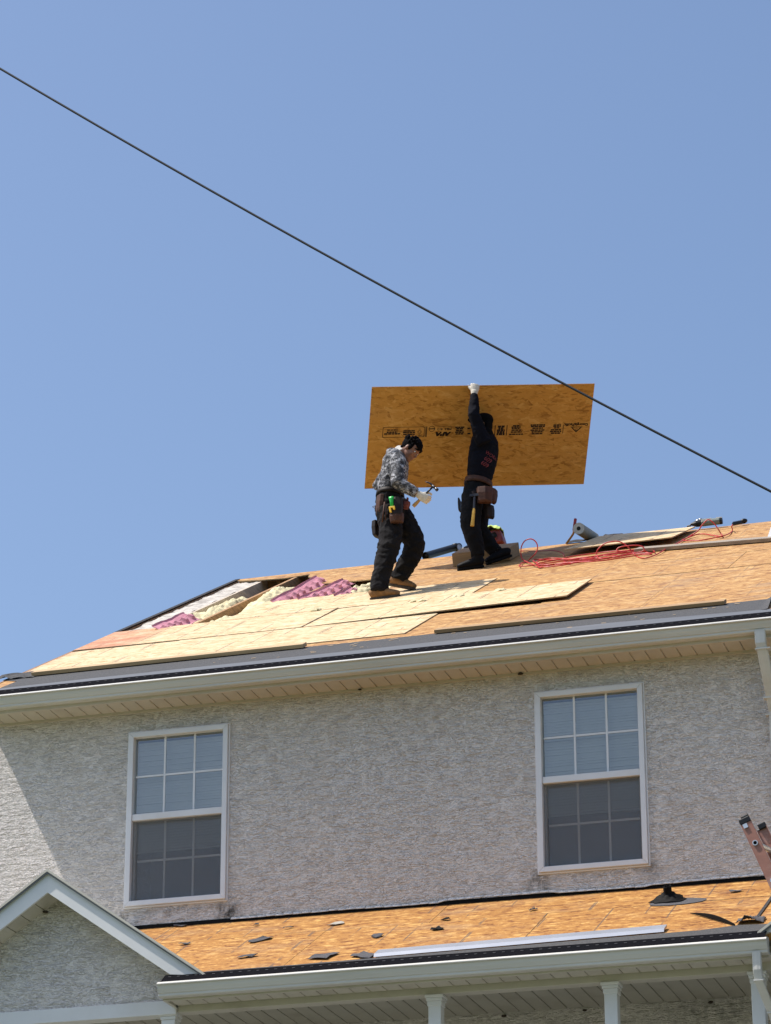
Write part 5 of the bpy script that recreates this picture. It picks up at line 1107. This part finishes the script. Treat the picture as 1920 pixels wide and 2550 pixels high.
m = MB(); m.ball(hc-hf*0.014+hu*0.046, hf*0.104, hlv*0.086, hu*0.076, 20); m.ball(hc-hf*0.082-hu*0.025, hf*0.032, hlv*0.070, hu*0.075, 16); m.ball(hc-hf*0.085-hu*0.105, hf*0.050, hlv*0.085, hu*0.065, 16)
m.loft([hc+hf*0.07+hu*0.068, hc+hf*0.14+hu*0.055, hc+hf*0.165+hu*0.046], [(0.070, 0.012), (0.060, 0.007), (0.035, 0.005)], hlv, 14)
remesh(m, 'cap', 'cap_black', W2, 0.008, 3)
m = MB()
m.loft([at(1212, 1080, 5.2), at(1210, 1092, 5.2), at(1207, 1112, 5.19), at(1203, 1138, 5.18), at(1198, 1165, 5.16), at(1194, 1192, 5.16), at(1192, 1204, 5.16)], [(0.09, 0.075), (0.17, 0.10), (0.19, 0.118), (0.185, 0.128), (0.165, 0.125), (0.150, 0.112), (0.145, 0.108)], lat2, 20)
m.loft([LS+V((0.02, 0.02, -0.05)), LS, (LS+LE)/2, LE, (LE+LW)/2, LW-(LW-LE)*0.03], [(0.085, 0.085), (0.080, 0.078), (0.066, 0.066), (0.058, 0.058), (0.050, 0.050), (0.036, 0.036)], lat2, 14)
m.loft([RS+V((0, -0.02, -0.05)), RS, RE, RW], [(0.08, 0.08), (0.075, 0.075), (0.06, 0.06), (0.042, 0.042)], lat2, 14)
shirt = remesh(m, 'sweatshirt', 'shirt_navy', W2, 0.009, 3, (0.008, 12.0, (1, 1, 1.3)))
m = MB(); hand(m, LW+(LW-LE).normalized()*0.012, (hp-SN*-0.012-LW), -SX, -SN, 1.0, 1.08); m.tube([LW-(LW-LE).normalized()*0.012, LW+(LW-LE).normalized()*0.03], [0.033, 0.036], 12); remesh(m, 'glove', 'glove_white', W2, 0.0055, 2)
m = MB(); hand(m, RW, SN*-0.3+SY*0.7, SX, -SN, 0.3, 1.0); remesh(m, 'glove', 'glove_white', W2, 0.0055, 2)
m = MB(); m.tube([LW-(LW-LE).normalized()*0.03, LW-(LW-LE).normalized()*0.012], 0.037, 14); m.build('wristband', 'leather_brown', W2, smooth=True)
# print on the back of the sweatshirt, laid on the cloth by ray casting
dg = bpy.context.evaluated_depsgraph_get(); dg.update()
def onshirt(P, d):
    o_ = ORG[shirt.name]; ok, loc, nr, idx = shirt.ray_cast(P-o_, d)
    return (loc+o_, nr) if ok else (None, None)
pm2 = MB(); Pc = at(1216, 1146, 4.5); dcast = (at(1216, 1146, 5.2)-at(1216, 1146, 4.5)).normalized()
ex = (at(1226, 1154, 4.5)-at(1206, 1140, 4.5)).normalized(); ey = (ex.cross(dcast)).normalized()
if ey.z < 0: ey = -ey
for txt, row, size, off in (('WORK', 0.055, 0.050, 0.0), ('609', 0.0, 0.062, -0.005), ('609', -0.055, 0.062, -0.005)):
    vs, fs = textmesh(txt, size); out = []
    for p in vs:
        q, nr = onshirt(Pc+ex*(p.x+off)+ey*(p.y+row), dcast); out.append(None if q is None else q-dcast*0.004)
    k = len(pm2.v); ok_f = [f_ for f_ in fs if all(out[i] is not None for i in f_)]
    pm2.add([o_ if o_ is not None else V((0, 0, 0)) for o_ in out], ok_f)
used = sorted({i for f_ in pm2.f for i in f_}); mp = {i: j for j, i in enumerate(used)}; pm2.v = [pm2.v[i] for i in used]; pm2.f = [tuple(mp[i] for i in f_) for f_ in pm2.f]
if pm2.f: pm2.build('back_print', 'shirt_print', shirt, fix=False)
m = MB()
m.loft([at(1192, 1198, 5.16), at(1190, 1214, 5.16), at(1187, 1236, 5.16), at(1184, 1256, 5.16)], [(0.145, 0.108), (0.160, 0.118), (0.17, 0.125), (0.15, 0.115)], lat2, 18)
m.loft([LH, at(1174, 1268, 5.03), at(1171, 1296, 5.0), LK, at(1180, 1340, 5.0), at(1187, 1362, 5.01), at(1190, 1385, 5.02)], [(0.11, 0.112), (0.102, 0.106), (0.096, 0.102), (0.092, 0.096), (0.082, 0.085), (0.070, 0.072), (0.062, 0.064)], lat2, 16)
m.loft([RH, at(1194, 1275, 5.24), RK, at(1208, 1342, 5.25), at(1226, 1364, 5.28), at(1238, 1377, 5.30)], [(0.11, 0.11), (0.10, 0.10), (0.088, 0.088), (0.078, 0.078), (0.068, 0.068), (0.062, 0.062)], lat2, 16)
remesh(m, 'trousers', 'trouser_dark', W2, 0.010, 3, (0.011, 10.0, (1, 1, 1.2)))
boot(roofP(-0.44, 6.16, 0.0), roofP(-0.715, 6.10, 0.0), N1*0.6+Z_*0.5, LA, 'boot', ('boot_black', 'boot_black'), W2)
boot(roofP(-0.22, 6.50, 0.045), roofP(-0.47, 6.36, 0.0), V((-0.15, -0.3, 1)), RA, 'boot', ('boot_black', 'boot_black'), W2)
m = MB(); m.loft([at(1192.5, 1197, 5.16), at(1191, 1211, 5.16)], [(0.160, 0.122), (0.168, 0.130)], lat2, 24, cap=False); belt2 = m.build('tool_belt', 'leather_brown', W2, smooth=True); s = belt2.modifiers.new('s', 'SOLIDIFY'); s.thickness = 0.007; s.offset = 1
pouch(at(1207, 1236, 4.97), V((0.35, -1, 0.05)), Z_, 0.16, 0.17, 0.07, 'pouch', 'leather_brown', belt2, 1.15)
pouch(at(1222, 1236, 5.02), V((0.9, -0.4, 0.0)), Z_+V((0.25, 0, 0)), 0.13, 0.15, 0.055, 'pouch', 'leather_brown', belt2)
pouch(at(1216, 1276, 5.10), V((0.8, -0.5, 0.0)), Z_+V((-0.2, 0, 0)), 0.12, 0.14, 0.05, 'pouch', 'leather_dark', belt2)
pouch(at(1146, 1258, 5.16), V((-1, -0.1, 0)), Z_+V((0.3, 0, 0)), 0.12, 0.13, 0.02, 'pouch', 'leather_dark', belt2)
m = MB(); m.tube([at(1179, 1224, 4.93), at(1183, 1240, 4.915)], 0.020, 10); m.tube([at(1166, 1205, 5.0), at(1159, 1200, 5.0), at(1157, 1197, 5.0)], 0.007, 6); m.build('hammer_loop', 'leather_dark', belt2, smooth=True)
h2 = thing('hammer', 'hammer with yellow grip hanging from the belt of the worker in dark clothes', 'hammer', at(1177, 1309, 4.9))
m = MB(); m.loft([at(1182, 1236, 4.905), at(1180.5, 1268, 4.89)], [(0.013, 0.010), (0.013, 0.010)], X, 10); m.obox(at(1182, 1233, 4.905), X*0.05, Y_*0.012, Z_*0.013); m.build('shaft', 'steel_dark', h2)
m = MB(); m.loft([at(1180.5, 1266, 4.89), at(1179.5, 1275, 4.885), at(1177, 1300, 4.88), at(1176, 1310, 4.88)], [(0.012, 0.010), (0.016, 0.012), (0.0185, 0.014), (0.021, 0.014)], X, 10); m.build('grip', 'yellow_grip', h2)
